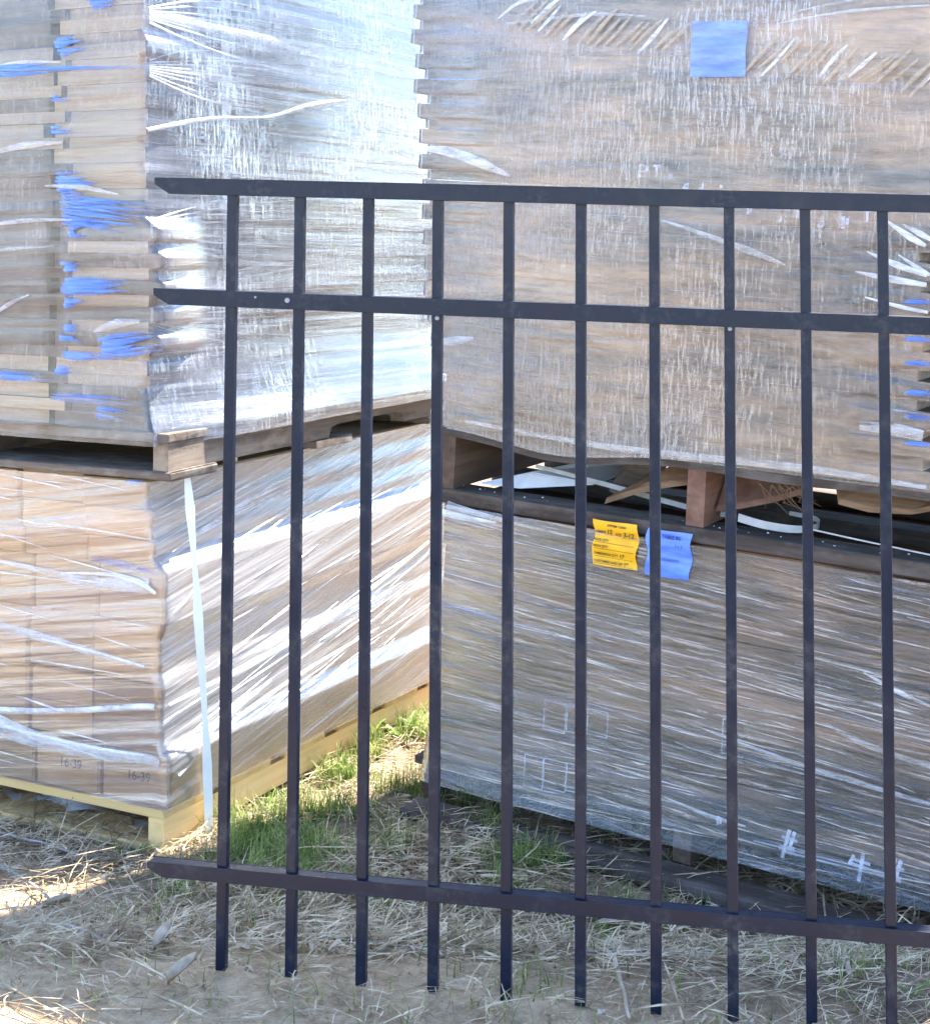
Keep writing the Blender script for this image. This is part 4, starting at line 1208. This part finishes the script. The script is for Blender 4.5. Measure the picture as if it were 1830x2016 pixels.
# line along the foot of the left stack's sunlit side, and along the right stack's front
def near_seg(x, y, p, r, w_):
    p, r = np.array(p), np.array(r); d = r - p
    t = np.clip(((x - p[0]) * d[0] + (y - p[1]) * d[1]) / (d @ d), 0, 1)
    return np.exp(-((x - p[0] - d[0] * t) ** 2 + (y - p[1] - d[1] * t) ** 2) / w_ ** 2)
def grass_d(x, y):
    d = .9 * near_seg(x, y, (-.52, 3.38), (-.12, 4.1), .09)
    d = d + .6 * near_seg(x, y, (-.40, 3.35), (.0, 3.50), .20) + .6 * near_seg(x, y, (-.3, 3.6), (-.12, 3.7), .12) + .8 * near_seg(x, y, (-.05, 3.45), (.32, 3.22), .10) + .35 * near_seg(x, y, (.3, 3.2), (.8, 3.0), .07)
    d = d + .45 * near_seg(x, y, (-.42, 3.22), (.05, 3.2), .14) + .5 * near_seg(x, y, (-.55, 3.02), (-.1, 2.98), .10) + .25 * near_seg(x, y, (-.3, 2.85), (.3, 2.95), .12) + .5 * near_seg(x, y, (.66, 2.72), (.78, 2.78), .06) + .3 * near_seg(x, y, (.0, 2.6), (.1, 2.6), .05)
    d = d * (.06 + .94 * sstep(.45, .75, vnoise(x * 13, y * 13, 31)) ** 1.5) + .02
    return np.clip(d, 0, 1)
NG = 9500
q = scatter(NG, (-.95, 1.0), (2.45, 4.3), grass_d)
a = RNG.uniform(0, 2 * math.pi, NG)
hh = RNG.uniform(.02, .085, NG) * (.6 + .5 * np.clip(grass_d(q[:, 0], q[:, 1]), 0, 1))
strip_mesh("grass", M['grass'], gpos(q, -.002), np.stack([np.cos(a), np.sin(a), 0 * a], 1), hh, RNG.uniform(.0016, .0042, NG), RNG.uniform(.1, 1.0, NG), None, nseg=4, up=True,
           label="green grass blades growing through the straw between the stacks", cat="grass")
# clods
mb = MB()
for k in range(900):
    x, y = random.uniform(-.9, .9), random.uniform(2.35, 3.2)
    r = random.choice([.002, .003, .004, .006, .009])
    mb.box(x, x + r, y, y + r * random.uniform(.7, 1.3), gz(x, y) - r * .3, gz(x, y) + r * .5, j=r * .25)
tag(mb.build("gravel", M['soil']), "small crumbs of soil on the bare ground by the fence", "soil crumbs", kind="stuff")

# weeds: a rosette of lance shaped leaves, one object with each leaf a part
def leaf_mesh(i):
    vs, fs = [], []
    n_ = 7
    wmax = [.010, .014, .012, .017][i]
    for k in range(n_ + 1):
        t = k / n_
        wv = wmax * math.sin(math.pi * min(1, t * .92 + .06)) ** .8
        x = t * (1 - .12 * t); z = [.75, .5, .9, .35][i] * t - [.55, .35, .4, .3][i] * t * t
        for s_ in (-1, 0, 1):
            vs.append((x, s_ * wv * 10 * .5, z - (.02 if s_ == 0 else 0)))
    for k in range(n_):
        for s_ in range(2):
            a = k * 3 + s_
            fs.append((a, a + 1, a + 4, a + 3))
    me = bpy.data.meshes.new("leaf")
    me.from_pydata(vs, [], fs)
    me.polygons.foreach_set("use_smooth", [True] * len(me.polygons))
    me.materials.append(M['leaf'])
    return me
LEAF = [leaf_mesh(i) for i in range(4)]
weeds = [(-.27, 3.78, .085, 8, "tall sunlit weed beside the bottom board of the left stack"), (-.42, 3.60, .075, 7, "broad leaved weed against the yellow pine pallet"),
         (-.15, 4.05, .11, 9, "bright green weed in the far gap between the stacks"), (-.655, 3.30, .075, 7, "yellow green weed at the near left corner of the pine pallet"),
         (-.44, 3.38, .05, 6, "low weed by the loose white strap's foot"), (-.31, 3.52, .055, 6, "small weed in the lit grass before the pine pallet"), (-.16, 3.32, .06, 6, "shaded weed in the grass behind the fence's fourth picket"),
         (-.36, 3.72, .065, 6, "narrow weed between the pine pallet and the lit straw"), (-.21, 3.12, .055, 6, "upright weed behind the bottom rail"), (.70, 2.60, .06, 5, "bright weed in the straw at the lower right edge"),
         (.38, 3.10, .06, 5, "thin weed under the front edge of the right stack"), (-.23, 4.02, .09, 7, "tall weed close to the far end of the pine pallet")]
for (x, y, sz, cnt, lab) in weeds:
    root = empty("weed", (x, y, gz(x, y) - .002))
    tag(root, lab, "weed", "green weeds in the straw")
    for k in range(cnt):
        o = link(bpy.data.objects.new("leaf", LEAF[random.randrange(4)]), root)
        s_ = sz * random.uniform(.6, 1.1)
        o.scale = (s_, s_ * random.uniform(.7, 1.1), s_ * random.uniform(.9, 1.6))
        o.rotation_euler = (random.uniform(-.2, .2), random.uniform(-.5, .1), 2 * math.pi * (k / cnt) + random.uniform(-.3, .3))

twigs = [([(-.90, 3.18), (-.787, 3.052), (-.696, 2.934)], .0035, 'greytwig', "pale thin twig lying over the lit straw at the left edge"),
         ([(-.71, 2.885), (-.647, 2.832), (-.593, 2.783)], .003, 'greytwig', "short grey twig left of the first picket"),
         ([(-.963, 3.40), (-.851, 3.33), (-.745, 3.27)], .003, 'greytwig', "thin grey stem in front of the pine pallet's opening"),
         ([(-.80, 3.27), (-.602, 3.25), (-.48, 3.189), (-.46, 3.17)], .0034, 'twig', "brown twig crossing in front of the pine pallet's corner"),
         ([(-.463, 3.267), (-.37, 3.32), (-.275, 3.361)], .0026, 'twig', "brown twig in the grass between first and second picket"),
         ([(-.073, 2.969), (-.09, 2.82), (-.107, 2.698)], .0055, 'twig', "thick pale stick under the bottom rail beside the fourth picket"),
         ([(-.019, 3.372), (-.035, 3.254), (-.052, 3.12)], .0045, 'twig', "pale stick in the grass right of the fourth picket"),
         ([(-.453, 2.842), (-.234, 2.797), (-.015, 2.719), (.06, 2.70)], .003, 'twig', "long dark twig lying below the bottom rail"),
         ([(.225, 2.86), (.236, 2.667), (.246, 2.49)], .0048, 'twig', "long tan stick reaching the lower edge between two pickets"),
         ([(.607, 3.20), (.56, 3.16), (.521, 3.132)], .0045, 'twig', "short brown stick leaning below the right stack"),
         ([(.448, 3.228), (.519, 3.118), (.545, 3.06)], .0024, 'greytwig', "thin bent grey twig near the right stack's foot"),
         ([(-.009, 2.783), (.055, 2.862)], .0036, 'twig', "short stick right of the fifth picket below the rail"),
         ([(.203, 2.795), (.312, 2.812), (.435, 2.824)], .003, 'greytwig', "pale straight stem under the bottom rail by the seventh picket"),
         ([(.046, 3.35), (.139, 3.34), (.208, 3.30)], .0026, 'greytwig', "pale stem in the shaded grass before the right stack"),
         ([(.548, 2.82), (.542, 2.74), (.556, 2.671)], .0024, 'twig', "curved straw stem between the last two pickets"),
         ([(-.152, 2.707), (-.09, 2.9), (-.014, 3.10)], .003, 'twig', "slanting stick behind the third picket")]
for pts, r, mt, lab in twigs:
    p3 = catmull([(x + random.uniform(-.004, .004), y, gz(x, y) + r + .006 + (.006 if k % 2 else .0)) for k, (x, y) in enumerate(pts)], 5)
    p3 = [p + Vector((random.uniform(-1, 1), random.uniform(-1, 1), random.uniform(-.4, 1))) * r * .7 for p in p3]
    mb = MB()
    mb.tube(p3, [r * (1 - .45 * i / len(p3)) * random.uniform(.85, 1.15) for i in range(len(p3))], 6, .15)
    o = mb.build("twig", M[mt], smooth=True)
    tag(o, lab, "twig", "dry twigs on the ground")
dl = [(.262, 3.05, .05, 0, .6, "pale dead leaf curled on the straw before the right stack"), (-.50, 2.76, .06, 1.2, 1.5, "dry upright leaf in the foreground straw left of the first picket"),
      (-.73, 2.98, .05, .4, .5, "tan dead leaf at the edge of the lit straw"), (-.44, 2.60, .06, .9, 1.2, "dry leaf blade at the lower left")]
for (x, y, s_, rz, st, lab) in dl:
    vs, fs = [], []
    for k in range(7):
        t = k / 6
        wv = .42 * math.sin(math.pi * (t * .94 + .03)) * s_
        for j in (-1, 0, 1):
            vs.append((t * s_ - s_ / 2, j * wv * .5, .012 * (j * j) + .25 * s_ * t * st))
    for k in range(6):
        for j in range(2):
            a = k * 3 + j
            fs.append((a, a + 1, a + 4, a + 3))
    o = mesh_obj("dead_leaf", vs, fs, M['dryleaf'], smooth=True)
    o.location = (x, y, gz(x, y) + .012); o.rotation_euler = (0, 0, rz)
    tag(o, lab, "dead leaf", "dead leaves on the ground")
